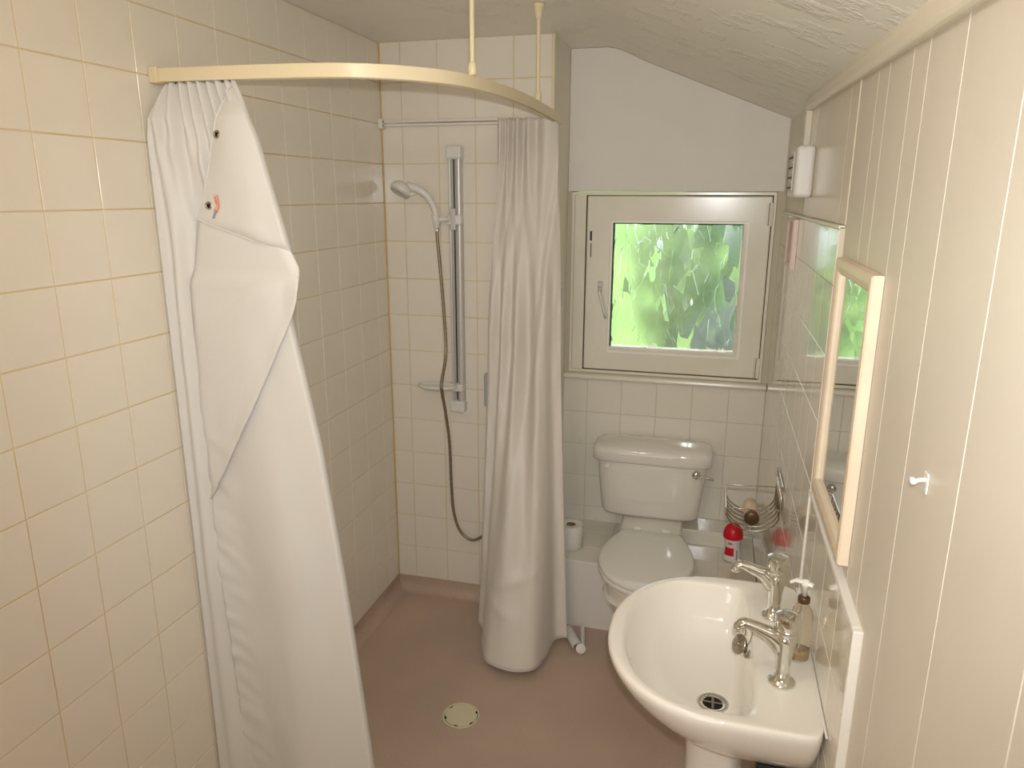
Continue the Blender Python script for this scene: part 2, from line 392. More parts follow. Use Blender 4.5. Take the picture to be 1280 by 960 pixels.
# ceiling
N = 60
bm = bmesh.new(); grid = []
ys_ = [YB-0.12+(YW+0.16-YB+0.12)*j/40 for j in range(41)]
for i in range(N+1):
    x = -0.12+(XP+0.14+0.12)*i/N
    grid.append([bm.verts.new((x, y, zc(x, y))) for y in ys_]+[bm.verts.new((x, ys_[-1], ZC+0.14)), bm.verts.new((x, ys_[0], ZC+0.14))])
for a, b in zip(grid, grid[1:]):
    for j in range(len(a)): bm.faces.new((a[j], a[(j+1) % len(a)], b[(j+1) % len(a)], b[j]))
bm.faces.new(grid[0]); bm.faces.new(grid[-1][::-1])
structure(obj('ceiling', bm, M_ceil, smooth=False), 'textured ceiling sloping down to the right wall')
for p in bpy.data.objects['ceiling'].data.polygons: p.use_smooth = abs(p.normal.z) > 0.5
# floor with coved upstand
bm = bmesh.new()
box(bm, -0.12, XP+0.14, YB-0.12, YW+0.16, FZ-0.12, FZ)
def cove(p0, p1, nrm, h=0.066, r=0.045):
    prof = [(0.0035, h), (0.0035, r)]+[(r-(r-0.0035)*math.cos(a), r-r*math.sin(a)) for a in [PI/2*k/6 for k in range(1, 7)]]+[(r, 0)]
    n = Vector(nrm); ring = lambda q: [Vector((q[0], q[1], FZ))+n*d+Vector((0, 0, z+0.0005)) for d, z in prof]+[Vector((q[0], q[1], FZ-0.01)), Vector((q[0], q[1], FZ+h))]
    loft(bm, [ring(p0), ring(p1)], True, True)
cove((0, YB), (0, YS), (1, 0, 0)); cove((0, YS), (XN, YS), (0, -1, 0))
fl = structure(obj('floor', bm, M_floor), 'mauve brown speckled vinyl floor'); auto_smooth(fl, 0.9)
# wall behind the camera with a plain door
structure(obj('wall_back', B(-0.0, XP+0.002, YB-0.12, YB, FZ, ZC), M_wall))
d = structure(obj('door_1', B(0.35, 1.15, YB, YB+0.03, FZ+0.002, 1.98), M_trimw, bevel=0.004))
obj('door_handle', lathe([(0.024, YB+0.029), (0.024, YB+0.037), (0.010, YB+0.038), (0.010, YB+0.07), (0.022, YB+0.075), (0.024, YB+0.09), (0.012, YB+0.1)], 1.08, 0.95, 20, axis='y'), M_chrome, d, smooth=True)

# trims
bm = bmesh.new()
def ztr(y): return 1.928+0.0335*y
loft(bm, [[(XR-0.010, y, ztr(y)-0.028), (XR-0.010, y, ztr(y)-0.006), (XR-0.006, y, ztr(y)+0.006), (XP, y, ztr(y)+0.02), (XP+0.003, y, ztr(y)-0.032), (XR-0.004, y, ztr(y)-0.034)] for y in [YB+(2.56-YB)*i/8 for i in range(9)]])
structure(obj('trim_1', bm, M_trim, bevel=0.003), 'cream batten along the top of the right wall')
structure(obj('trim_2', B(XR-0.008, XP-0.001, 2.515, 2.56, 1.86, ztr(2.54)-0.034), M_trim, bevel=0.003), 'short upright cream trunking above the wall unit')
structure(obj('trim_3', B(XR-0.003, XP+0.001, YSN+0.006, YE-0.012, 1.066, 1.078), M_trimw, bevel=0.0025), 'white bead along the top of the tiled splashback')
structure(obj('trim_4', B(XR-0.003, XP+0.001, YSN-0.006, YSN+0.006, FZ, 1.078), M_trimw, bevel=0.0025), 'white upright bead at the near end of the splashback')
structure(obj('trim_5', B(XR-0.003, XR+0.004, YE-0.012, YE-0.004, FZ, 1.078), M_trimw, bevel=0.002), 'white upright bead at the far end of the splashback')
structure(obj('trim_6', B(XN-0.008, XN+0.004, YS-0.005, YS+0.004, FZ+0.06, ZC-0.002), M_track, bevel=0.003), 'cream tile bead at the corner of the return wall')

# boxed ledge under the window
lx0, lx1, ly0, lz = XN+0.002, XR-0.001, 2.748, 0.255
lg = structure(obj('wall_ledge', B(lx0, lx1, ly0+0.0035, YW-0.001, FZ+0.0, lz-0.003), M_wallw), 'low boxed ledge behind the toilet')
tiles(lg, (lx0, ly0+0.004, lz-0.0035), (1, 0, 0), (0, 1, 0), [0, 0.106, 0.259, 0.411, 0.563, 0.716, lx1-lx0], [0, 0.132, 0.284, YW-ly0-0.006], M_tile2, gap=0.0018, tilt=0.001)
obj('front_bead', B(lx0, lx1, ly0-0.001, ly0+0.006, lz-0.008, lz+0.001), M_trimw, lg, bevel=0.002)
obj('pipe_step', B(1.20, 1.50, 3.03, YW-0.003, lz-0.002, lz+0.068), M_tile2, lg, bevel=0.006)

# ---------------------------------------------------------------- window
W = structure(thing('window_1', 'cream painted window with patterned glass', 'window')); del W['category']
W.location = (1.16, YW, 0.95)
def ring_frame(x0, x1, z0, z1, w, y0, y1):
    """mitred frame, w wide"""
    bm = bmesh.new()
    o = [(x0, z0), (x1, z0), (x1, z1), (x0, z1)]; i = [(x0+w, z0+w), (x1-w, z0+w), (x1-w, z1-w), (x0+w, z1-w)]
    ring = lambda pts, y: [bm.verts.new((p[0], y, p[1])) for p in pts]
    a, b, c, d = ring(o, y0), ring(i, y0), ring(i, y1), ring(o, y1)
    for k in range(4):
        j = (k+1) % 4
        for q, r in ((a, b), (b, c), (c, d), (d, a)): bm.faces.new((q[k], q[j], r[j], r[k]))
    return bm
obj('outer_frame', ring_frame(0.722, 1.5405, 0.966, 1.7405, 0.012, YW-0.012, YW+0.1), M_frame, W, bevel=0.002)
obj('side_board', B(0.7345, 0.7825, YW-0.010, YW+0.03, 0.9785, 1.7275), M_frame, W, bevel=0.002)
obj('casement', ring_frame(0.7865, 1.5265, 0.981, 1.7255, 0.105, YW-0.006, YW+0.05), M_frame, W, bevel=0.006, segs=3)
obj('shadow_line', ring_frame(0.7835, 1.5285, 0.9785, 1.728, 0.0035, YW-0.004, YW+0.05), M_dirt_shade, W)  # dark strip paints the shade in the gap around the casement
obj('glazing_bead', ring_frame(0.8895, 1.4455, 1.0585, 1.6245, 0.009, YW-0.0085, YW+0.02), M_bead, W, bevel=0.0015)
obj('gasket', ring_frame(0.898, 1.437, 1.067, 1.616, 0.0045, YW-0.001, YW+0.03), M_gasket, W)
# glass pane, drawn with its own depth
obj('glass_pane', B(0.9005, 1.4345, YW+0.004, YW+0.010, 1.0695, 1.6135), M_glass, W)
obj('shadow_pane_seal', ring_frame(0.9005, 1.4345, 1.0695, 1.6135, 0.003, YW+0.011, YW+0.016), M_gasket, W)
# handle
hb = obj('handle', B(0.842, 0.862, YW-0.018, YW-0.005, 1.322, 1.37), M_plastg, W, bevel=0.004)
bm = tube(bmesh.new(), catmull([(0.852, YW-0.02, 1.342), (0.853, YW-0.034, 1.335), (0.858, YW-0.040, 1.31), (0.884, YW-0.040, 1.214)], 5), [(0.006, 0.005)]*16, 10)
obj('lever', bm, M_alu, hb, smooth=True)
lt = obj('latch', B(0.8015, 0.8095, YW-0.009, YW-0.004, 1.54, 1.58), M_dark, W)
obj('latch_slot', B(0.8045, 0.8085, YW-0.008, YW-0.004, 1.47, 1.53), M_dirt_shade, W)
for z0, z1 in ((1.61, 1.70), (0.985, 1.07)):
    h = obj('hinge', lathe([(0.008, z0), (0.0085, z0+0.002), (0.0085, z1-0.002), (0.008, z1)], 1.524, YW-0.012, 12), M_frame, W, smooth=False)
    obj('hinge_leaf', B(1.505, 1.5405, YW-0.0085, YW-0.004, z0+0.004, z1-0.004), M_trim, W)
    obj('hinge_gap', B(1.5135, 1.5155, YW-0.0095, YW-0.008, z0, z1), M_dirt_shade, W)
# sill board with rounded nosing
prof = [(YW-0.001, 0.938), (YW-0.030, 0.938), (YW-0.036, 0.942), (YW-0.038, 0.949), (YW-0.036, 0.956), (YW-0.030, 0.960), (YW-0.001, 0.964)]
bm = bmesh.new(); loft(bm, [[(x, y, z) for y, z in prof] for x in (XN+0.004, XR-0.002)])
obj('sill', bm, M_frame, W, smooth=False, bevel=0.001)
# reveal and brick of the outer wall are hidden; the garden outside
def grass_mat():
    m = mat('sunlit_lawn', (186, 222, 128), 0.9, rgb2=(128, 168, 96), noise_scale=0.9)
    return m
bm = bmesh.new(); G = []
for i in range(25):
    r = []
    for j in range(25):
        x, y = -14+i*1.25, 4.2+j*1.0
        z = -0.6+0.16*(j)**0.95*0.9+0.12*noise.noise(Vector((x*0.3, y*0.3, 0)))
        r.append(bm.verts.new((x, y, z)))
    G.append(r)
for a, b in zip(G, G[1:]):
    for j in range(24): bm.faces.new((a[j], a[j+1], b[j+1], b[j]))
structure(obj('garden_lawn', bm, grass_mat(), smooth=True), 'bright green lawn rising outside the window')
M_bush = mat('grey_green_foliage', (160, 182, 146), 0.8, rgb2=(132, 158, 118), noise_scale=6)
M_bush2 = mat('dull_foliage', (172, 178, 170), 0.8, rgb2=(150, 158, 148), noise_scale=5)
M_stone = mat('grey_garden_stone', (158, 156, 148), 0.9, rgb2=(130, 130, 122), noise_scale=7)
def bush(name, c, r, m, label, seed, n=700, leaf=0.10):
    rnd = random.Random(seed); t = thing(name, label, 'bush', (c[0], c[1], c[2]-r[2]))
    bm = bmesh.new()
    for k in range(n):
        while True:
            d = Vector((rnd.uniform(-1, 1), rnd.uniform(-1, 1), rnd.uniform(-1, 1)))
            if 0.35 < d.length < 1: break
        d = d.normalized()*(0.72+0.28*rnd.random())
        p = Vector((c[0]+d.x*r[0], c[1]+d.y*r[1], c[2]+d.z*r[2]))
        a = Vector((rnd.uniform(-1, 1), rnd.uniform(-1, 1), rnd.uniform(-1, 1))).normalized(); b = a.orthogonal().normalized()
        s = leaf*rnd.uniform(0.6, 1.2)
        q = [p+a*s, p+b*s*0.5+a.cross(b)*s*0.1, p-a*s, p-b*s*0.5+a.cross(b)*s*0.1]
        bm.faces.new([bm.verts.new(x) for x in q])
    f = obj('foliage', bm, m, t); f['kind'] = 'stuff'
    bm = tube(bmesh.new(), [(c[0], c[1], c[2]-r[2]-0.1), (c[0]+0.03, c[1], c[2]-r[2]*0.4), (c[0]-0.02, c[1], c[2]+r[2]*0.3)], [0.06, 0.045, 0.02], 8)
    obj('stem', bm, M_bark, t, smooth=True)
    return t
bush('garden_bush', (1.80, 6.2, 0.95), (0.90, 0.6, 1.4), M_bush, 'tall green bush outside, behind the upper right of the glass', 3, 1500, 0.11)
bush('thin_garden_shrub', (1.02, 5.3, 1.15), (0.26, 0.2, 0.55), mat('pale_foliage', (190, 206, 160), 0.9, rgb2=(160, 180, 132), noise_scale=9), 'thin pale green shrub outside, behind the middle of the glass', 11, 260, 0.07)
bush('low_garden_bush', (1.65, 5.0, 0.55), (0.62, 0.4, 0.55), M_bush2, 'greyish low bush outside, behind the lower right of the glass', 7, 900, 0.08)

# ---------------------------------------------------------------- curtain track (left wall -> curve -> shower wall)
path = catmull([(0.002, 1.585, 0), (0.20, 1.595, 0), (0.41, 1.614, 0), (0.52, 1.648, 0), (0.615, 1.718, 0), (0.682, 1.82, 0), (0.720, 1.98, 0), (0.740, 2.21, 0), (0.737, 2.55, 0), (0.722, 2.846, 0)], 10)
T = thing('curtain_track', 'cream curved curtain track from the left wall round to the shower wall', 'curtain track', (0.35, 1.61, 2.0))
rings = []
for i, p in enumerate(path):
    t = (path[min(i+1, len(path)-1)]-path[max(i-1, 0)]).normalized(); s = Vector((t.y, -t.x, 0))   # outward (towards camera)
    w = 0.011
    sec = [(w, 1.985), (w, 2.016), (-w, 2.016), (-w, 1.985), (-w+0.006, 1.985), (-w+0.006, 1.994), (w-0.006, 1.994), (w-0.006, 1.985)]
    rings.append([Vector((p.x, p.y, 0))+s*a+Vector((0, 0, b)) for a, b in sec])
bm = loft(bmesh.new(), rings); auto_smooth(obj('rail', bm, M_track, T, bevel=0.0015), 0.6)
obj('wall_socket', B(0.001, 0.024, 1.566, 1.602, 1.982, 2.019), M_track, T, bevel=0.003)
for (x, y) in ((0.706, 1.865), (0.742, 2.42)):
    bm = lathe([(0.0062, 2.016), (0.0062, zc(x, y)-0.001)], x, y, 16)
    hr = obj('hanger_rod', bm, M_track, T, smooth=True); auto_smooth(hr)
    obj('ferrule', lathe([(0.010, 2.0155), (0.0115, 2.017), (0.0115, 2.034), (0.009, 2.045), (0.007, 2.047)], x, y, 20), M_track, hr, smooth=True)
    obj('ceiling_cup', lathe([(0.008, zc(x, y)-0.045), (0.010, zc(x, y)-0.04), (0.015, zc(x, y)-0.012), (0.019, zc(x, y)-0.008), (0.019, zc(x, y)-0.001)], x, y, 20), M_track, hr, smooth=True)
# straight rail on the shower wall
R2 = thing('shower_wall_rail', 'white straight curtain rail along the shower wall', 'curtain rail', (0.35, YS-0.02, 1.995))
obj('rail', B(0.022, 0.690, YS-0.026, YS-0.002, 1.988, 2.010), M_trimw, R2, bevel=0.002)
obj('slot', B(0.024, 0.688, YS-0.0275, YS-0.0255, 1.9965, 2.001), M_steel, R2)
ep = obj('end_plate', B(0.001, 0.020, YS-0.038, YS-0.001, 1.980, 2.016), M_trimw, R2, bevel=0.002)
for yy in (YS-0.030, YS-0.012):
    for zz in (1.990, 2.006): obj('screw_hole', lathe([(0.003, 0.0195), (0.003, 0.0206)], yy, zz, 10, axis='x'), M_hole, ep)

# ---------------------------------------------------------------- near curtain, folded over on itself
def near_curtain():
    t = thing('shower_curtain', 'large white shower curtain at left with its top corner folded over', 'shower curtain', (0.2, 1.56, FZ+0.03))
    zR = [-0.02, 0.165, 0.73, 1.108, 1.30, 1.412, 1.49, 1.55, 1.59, 1.716, 1.859, 1.92, 1.982]
    xR = [0.505, 0.490, 0.437, 0.392, 0.358, 0.336, 0.330, 0.338, 0.346, 0.314, 0.278, 0.252, 0.215]
    # outline of the turned-back front layer (free edge), far below to the top
    zH = [-0.02, 0.09, 0.52, 0.75, 0.948, 1.209, 1.40, 1.44, 1.56, 1.596, 1.631, 1.668, 1.675, 1.733, 1.867, 1.975]
    xH = [0.090, 0.084, 0.076, 0.066, 0.067, 0.071, 0.074, 0.10, 0.338, 0.344, 0.232, 0.108, 0.112, 0.138, 0.178, 0.214]
    zs = []
    z = 1.984
    while z > -0.02:
        zs.append(z); z -= 0.006 if z > 1.45 else 0.011
    zs.append(-0.02)
    NB, NF, NH = 150, 12, 60
    xl = 0.008
    bm = bmesh.new(); rows_ = []; front = {}
    def back_disp(x, z, xr):
        s = (x-xl)/(xr-xl); top = max(0, min(1, (z-1.62)/0.33)); low = 1-top
        f = top*0.010*math.sin(2*PI*(8.5*s+0.1)) 
        d = low*(0.013*math.sin(2*PI*(3.4*s+0.25+0.10*math.sin(2.1*z)))+0.006*math.sin(2*PI*(7.3*s+0.15*math.sin(1.7*z+1))))
        d *= (1-0.5*max(0, (0.7-z)/0.7))*(1-0.75*max(0, min(1, (x-0.12)/0.12))*low)
        # pinched dents where the folds begin
        d += -0.008*math.exp(-((x-0.055)/0.03)**2-((z-1.83)/0.03)**2)-0.010*math.exp(-((x-0.125)/0.02)**2-((z-1.80)/0.04)**2)
        d += 0.003*noise.noise(Vector((x*14, 0, z*5)))
        return f+d
    for z in zs:
        xr = smooth_interp(z, zR, xR); xh = min(interp(z, zH, xH), xr-0.0006)
        top = max(0.0, min(1.0, (z-1.90)/0.085))
        yb = 1.572*(1-top)+1.590*top
        yl = 1.530*(1-top)+1.588*top if z > 1.85 else 1.530
        row = []
        wfront = xr-xh
        th = min(0.012, 0.004+wfront*0.14)*(1-0.7*top)
        for i in range(NB):
            s = i/(NB-1); x0 = 0.025 if z > 1.86 else 0.008
            xa = 0.008+(0.022*max(0, min(1, (z-1.86)/0.12)))
            x = xa+(xr-xa)*s
            y = yl+(yb-yl)*min(1, s*4)+back_disp(x, z, xr)*min(1, s*12+0.2)*(1-s**10)
            row.append((x, y, z))
        yA = row[-1][1]
        for i in range(1, NF):
            a = PI*i/NF
            row.append((xr+math.sin(a)*min(0.006, wfront*0.3+0.0005), yA-th*(1-math.cos(a)), z))
        yF = yA-2*th
        for i in range(NH):
            s = i/(NH-1); x = xr-wfront*s
            y = yF
            y -= 0.010*math.sin(PI*min(1, s*1.0))*min(1, wfront/0.15)
            y += (0.006*noise.noise(Vector((x*5, 3.1, z*2.6)))+0.0035*noise.noise(Vector((x*16, 7.7, z*6))))*min(1, s*4)*min(1, wfront*10)
            # long soft folds on the lower part
            lowf = max(0, min(1, (1.35-z)/0.5))
            y += 0.010*lowf*math.sin(2*PI*(1.25*s+0.15+0.12*z))*min(1, s*3)
            # puckers along the hem
            y += 0.0075*noise.noise(Vector(((x-xh)*9, 2.2, z*26+(x-xh)*14)))*math.exp(-((x-xh)/0.07)**2)*lowf*min(1, s*6)
            # keep in front of the layer behind
            yback = yb+back_disp(min(x, xr), z, xr)-0.004
            y = min(y, yback-0.004)
            row.append((x, y, z))
        rows_.append(row)
    vr = [[bm.verts.new(p) for p in r] for r in rows_]
    n = len(rows_[0])
    for a, b in zip(vr, vr[1:]):
        for i in range(n-1): bm.faces.new((a[i], a[i+1], b[i+1], b[i]))
    cl = obj('cloth', bm, M_curt, t, smooth=True)
    md = cl.modifiers.new('thickness', 'SOLIDIFY'); md.thickness = 0.0009; md.offset = 0
    # stitched hem along the free edge
    for za, zb_ in ((-1, 0.95), (1.575, 3)):
        edge = [(r[-1][0], r[-1][1]-0.0012, r[-1][2]) for r in rows_ if za < r[0][2] < zb_]
        obj('hem', tube(bmesh.new(), edge[::2], 0.0016, 6), M_hem, t, smooth=True)
    # the turned-over side of the sheet: a long triangle lying on the front layer
    zT = [0.940, 1.209, 1.418, 1.455, 1.487, 1.52, 1.56, 1.593, 1.63, 1.72]
    xT = [0.069, 0.232, 0.340, 0.358, 0.370, 0.374, 0.368, 0.352, 0.325, 0.290]
    bm = bmesh.new(); vr = []; pr_ = []
    for r in rows_:
        z = r[0][2]
        if z < 0.940 or z > 1.715: continue
        x0 = interp(z, [0.94, 1.2, 1.5, 1.66, 1.72], [0.066, 0.062, 0.066, 0.098, 0.128]); x1 = max(interp(z, zT, xT), x0+0.002)
        seg = r[-NH:]; w_ = max(0, min(1, (z-1.50)/0.07)); w_ = w_*w_*(3-2*w_); row = []
        for i in range(50):
            s_ = i/49; x = x0+(x1-x0)*s_
            yA = min(seg, key=lambda q: abs(q[0]-x))[1]
            if z > 1.52: yA = min(r, key=lambda q: abs(q[0]-min(x, r[NB-1][0]))+ (0 if q[1] > 1.0 else 9))[1]
            ylow = (min(seg, key=lambda q: abs(q[0]-x))[1])-0.006
            yhigh = 1.553-0.004*math.sin(PI*s_)
            y = ylow*(1-w_)+yhigh*w_
            y += 0.004*noise.noise(Vector((x*9, 5.5, z*5)))*(1-w_)
            y += 0.005*noise.noise(Vector(((x1-x)*9, 8.1, z*28)))*math.exp(-((x1-x)/0.03)**2)*(1-w_)*min(1, (1-s_)*6)
            y -= 0.006*math.exp(-((x1-x)/0.02)**2)*(1-w_)               # lifted hem
            y += 0.010*math.exp(-((x-x0)/0.010)**2)                       # rolled back at the fold
            y += 0.010*w_*math.exp(-((x1-x)/0.012)**2)
            row.append((x, y, z))
        pr_.append(row); vr.append([bm.verts.new(p) for p in row])
    for a, b in zip(vr, vr[1:]):
        for i in range(49): bm.faces.new((a[i], a[i+1], b[i+1], b[i]))
    tf = obj('turned_flap', bm, M_curt, t, smooth=True)
    md = tf.modifiers.new('thickness', 'SOLIDIFY'); md.thickness = 0.0009; md.offset = 0
    edge = [(r[-1][0], r[-1][1]-0.001, r[-1][2]) for r in pr_ if r[0][2] < 1.54]
    obj('flap_hem', tube(bmesh.new(), edge[::2], 0.0018, 6), M_hem, tf, smooth=True)
    def front_y(x, z):
        r = min(rows_, key=lambda q: abs(q[0][2]-z)); seg = r[-NH:]
        return min(seg, key=lambda q: abs(q[0]-x))[1]
    return t, front_y, rows_
NC, front_y, nrows = near_curtain()
for (x, z) in ((0.190, 1.862), (0.150, 1.702)):
    y = front_y(x, z)-0.0005
    ey = obj('eyelet', loft(bmesh.new(), [[(x+r*math.cos(a), y+dy, z+r*math.sin(a)) for a in [2*PI*k/24 for k in range(24)]] for r, dy in ((0.0100, 0.001), (0.0094, -0.0015), (0.0070, -0.0025), (0.0050, -0.0014), (0.0046, 0.001))], False, False), M_steel, NC, smooth=True)
    obj('eyelet_hole', lathe([(0.0048, y-0.0009), (0.0048, y+0.0002)], x, z, 16, axis='y'), M_hole, ey)
# printed care label on the folded corner: ribbon with lettering
def ribbon(pts, w, m, name, parent, dy=0.0016):
    bm = bmesh.new(); P_ = catmull(pts, 6); L = []
    for i, p in enumerate(P_):
        q = (P_[min(i+1, len(P_)-1)]-P_[max(i-1, 0)]).normalized(); s = Vector((q.z, 0, -q.x))
        a, b = p-s*w/2, p+s*w/2
        L.append((bm.verts.new((a.x, front_y(a.x, a.z)-dy, a.z)), bm.verts.new((b.x, front_y(b.x, b.z)-dy, b.z))))
    for a, b in zip(L, L[1:]): bm.faces.new((a[0], a[1], b[1], b[0]))
    return obj(name, bm, m, parent)
lab = ribbon([(0.172, 0, 1.727), (0.175, 0, 1.712), (0.177, 0, 1.702), (0.170, 0, 1.690)], 0.011, M_peach, 'care_label', NC, 0.0012)
ribbon([(0.179, 0, 1.727), (0.182, 0, 1.713), (0.183, 0, 1.702), (0.178, 0, 1.692), (0.171, 0, 1.683)], 0.0018, M_orange, 'label_stripe', lab, 0.002)
def letters(txt, x, z, size, rot, m, name, parent, dy=0.0026):
    c = bpy.data.curves.new(name, 'FONT'); c.body = txt; c.size = size; c.extrude = 0.0001
    c.align_x = 'CENTER'; c.align_y = 'CENTER'
    o = bpy.data.objects.new(name, c); COL.objects.link(o)
    dg = bpy.context.evaluated_depsgraph_get(); me = bpy.data.meshes.new_from_object(o.evaluated_get(dg))
    bpy.data.objects.remove(o); me.name = name
    me.transform(Matrix.Translation((x, front_y(x, z)-dy, z)) @ Matrix.Rotation(-rot, 4, 'Y') @ Matrix.Rotation(PI/2, 4, 'X'))
    off = Vector((0, 0, 0)); Q = parent
    while Q is not None: off += Q.location; Q = Q.parent
    me.transform(Matrix.Translation(-off)); me.materials.clear(); me.materials.append(m)
    o = bpy.data.objects.new(name, me); COL.objects.link(o); o.parent = parent
    return o
letters('easy', 0.1665, 1.683, 0.013, math.radians(68), M_blue, 'lettering', lab)
letters('care', 0.1735, 1.713, 0.011, math.radians(100), M_orange, 'lettering', lab)
# curtain hooks peeping out under the track
for i in range(9):
    x = 0.034+i*0.0215; y = 1.589
    bm = tube(bmesh.new(), [(x+0.004*math.cos(a), y, 1.988+0.006*math.sin(a)) for a in [PI*1.9*k/10 for k in range(11)]], 0.0011, 6)
    obj('hook', bm, M_dark if i % 3 else M_plastg, NC, smooth=True)

# ---------------------------------------------------------------- far curtain, gathered at the end of the rail
def far_curtain():
    t = thing('shower_curtain', 'white shower curtain bunched at the end of the shower wall, bulging at its foot', 'shower curtain', (0.65, 2.6, FZ+0.03))
    topP = catmull([(0.498, 2.800, 0), (0.512, 2.782, 0), (0.530, 2.808, 0), (0.545, 2.775, 0), (0.560, 2.806, 0), (0.580, 2.772, 0), (0.600, 2.806, 0), (0.622, 2.768, 0), (0.650, 2.800, 0), (0.685, 2.765, 0), (0.730, 2.778, 0), (0.734, 2.800, 0)], 12)
    botP = catmull([(0.520, 2.74, 0), (0.462, 2.665, 0), (0.468, 2.600, 0), (0.500, 2.560, 0), (0.518, 2.48, 0), (0.560, 2.385, 0), (0.620, 2.348, 0), (0.700, 2.342, 0), (0.762, 2.375, 0), (0.788, 2.47, 0), (0.800, 2.575, 0), (0.845, 2.60, 0)], 12)
    midP = catmull([(0.500, 2.79, 0), (0.474, 2.745, 0), (0.490, 2.710, 0), (0.525, 2.725, 0), (0.545, 2.680, 0), (0.580, 2.700, 0), (0.610, 2.650, 0), (0.655, 2.690, 0), (0.690, 2.640, 0), (0.725, 2.650, 0), (0.745, 2.690, 0), (0.775, 2.705, 0)], 12)
    rows_ = []; NZ = 150
    for k in range(NZ+1):
        z = 2.004-(2.004+0.02)*k/NZ; u = k/NZ
        r = []
        for i in range(len(topP)):
            a, b, c = topP[i], midP[i], botP[i]
            if u < 0.42: w = u/0.42; w = w*w*(3-2*w); q = a.lerp(b, w)
            else: w = (u-0.42)/0.58; w = w**1.15; q = b.lerp(c, w)
            s = i/(len(topP)-1)
            d = 0.010*noise.noise(Vector((s*6, 1.3, z*2.4)))+0.004*noise.noise(Vector((s*18, 4.3, z*9)))
            d *= min(1, u*6)*(1 if u < 0.93 else 0.6)
            # diagonal drag fold running down from the top right
            sd = 0.95-0.62*u
            q_ = s-sd; d -= 0.026*(math.exp(-(q_/0.10)**2) if q_ < 0 else math.exp(-(q_/0.035)**2))*min(1, u*5)*(1-u)
            # sagging creases near the foot
            d += 0.010*math.exp(-((z-0.30-0.25*(s-0.6))/0.025)**2)*math.exp(-((s-0.62)/0.18)**2)
            d += 0.008*math.exp(-((z-0.17+0.2*(s-0.6))/0.02)**2)*math.exp(-((s-0.5)/0.12)**2)
            x, y = q.x+d*0.25, q.y-d
            y = min(y, YS-0.02)
            zz = z
            if u > 0.9:
                zz = z+(u-0.9)*(0.10*max(0, 0.25-s)*4+0.10*max(0, abs(s-0.60)-0.22)*1.6)*3
            r.append((x, y, zz))
        rows_.append(r)
    bm = bmesh.new(); vr = [[bm.verts.new(p) for p in r] for r in rows_]
    for a, b in zip(vr, vr[1:]):
        for i in range(len(a)-1): bm.faces.new((a[i], a[i+1], b[i+1], b[i]))
    cl = obj('cloth', bm, M_curt2, t, smooth=True)
    md = cl.modifiers.new('thickness', 'SOLIDIFY'); md.thickness = 0.0009; md.offset = 0
    bmh = bmesh.new(); tube(bmh, rows_[-1], 0.0014, 6); obj('hem', bmh, M_hem, t, smooth=True)
    for i in range(6):
        x = 0.51+i*0.042
        obj('hook', tube(bmesh.new(), [(x+0.004*math.cos(a), YS-0.032, 2.0+0.006*math.sin(a)) for a in [PI*1.9*q/10 for q in range(11)]], 0.0011, 6), M_plastg, t, smooth=True)
far_curtain()

# ---------------------------------------------------------------- shower riser rail, handset, hose
S = thing('shower_riser_rail', 'silver shower riser rail with white end caps on the shower wall', 'shower rail', (0.314, YS, 0.84))
obj('back_plate', B(0.288, 0.341, YS-0.024, YS-0.001, 0.88, 1.87), M_railp, S, bevel=0.004)
obj('groove', B(0.3085, 0.3135, YS-0.0255, YS-0.0235, 0.89, 1.86), M_dark, S)
bm = lathe([(0.011, 0.87), (0.011, 1.875)], 0.333, YS-0.030, 20); auto_smooth(obj('rail_tube', bm, M_alu, S, smooth=True))
bm = lathe([(0.0055, 0.87), (0.0055, 1.875)], 0.294, YS-0.026, 14); auto_smooth(obj('rail_edge', bm, M_alu, S, smooth=True))
for z0, z1 in ((1.862, 1.912), (0.838, 0.888)):
    obj('end_cap', B(0.283, 0.347, YS-0.046, YS-0.001, z0, z1), M_plast, S, bevel=0.008, segs=3)
sl = obj('slider', B(0.283, 0.346, YS-0.052, YS-0.020, 1.612, 1.652), M_plast, S, bevel=0.006, segs=3)
obj('slider_plate', B(0.302, 0.324, YS-0.056, YS-0.022, 1.592, 1.676), M_plastg, S, bevel=0.004)
obj('clamp_arm', tube(bmesh.new(), [(0.296, YS-0.050, 1.634), (0.272, YS-0.062, 1.634), (0.256, YS-0.070, 1.632)], [0.011, 0.009, 0.012], 14), M_plast, S, smooth=True)
bm = bmesh.new()
loft(bm, [[Vector((0.252+dx, YS-0.070, 1.612+dz))+Vector((r*math.cos(a), r*math.sin(a), 0)) for a in [2*PI*k/20 for k in range(20)]] for r, dz, dx in ((0.011, 0, 0), (0.015, 0.002, 0), (0.017, 0.036, -0.003), (0.0125, 0.040, -0.004))])
obj('cradle', bm, M_plast, S, smooth=True)
# soap dish on the rail
zd = 0.955
bm = bmesh.new(); rings = []
for r, dz in ((0.80, -0.006), (0.98, 0.0), (1.0, 0.012), (0.93, 0.012), (0.90, 0.003), (0.3, 0.001)):
    rings.append([(0.245+0.085*r*math.cos(a), YS-0.085+0.048*r*math.sin(a), zd+dz) for a in [2*PI*k/36 for k in range(36)]])
loft(bm, rings, True, True)
dsh = obj('soap_dish', bm, M_plast, S, smooth=True)
obj('dish_bracket', B(0.284, 0.345, YS-0.060, YS-0.018, zd-0.022, zd+0.008), M_plast, S, bevel=0.006, segs=3)
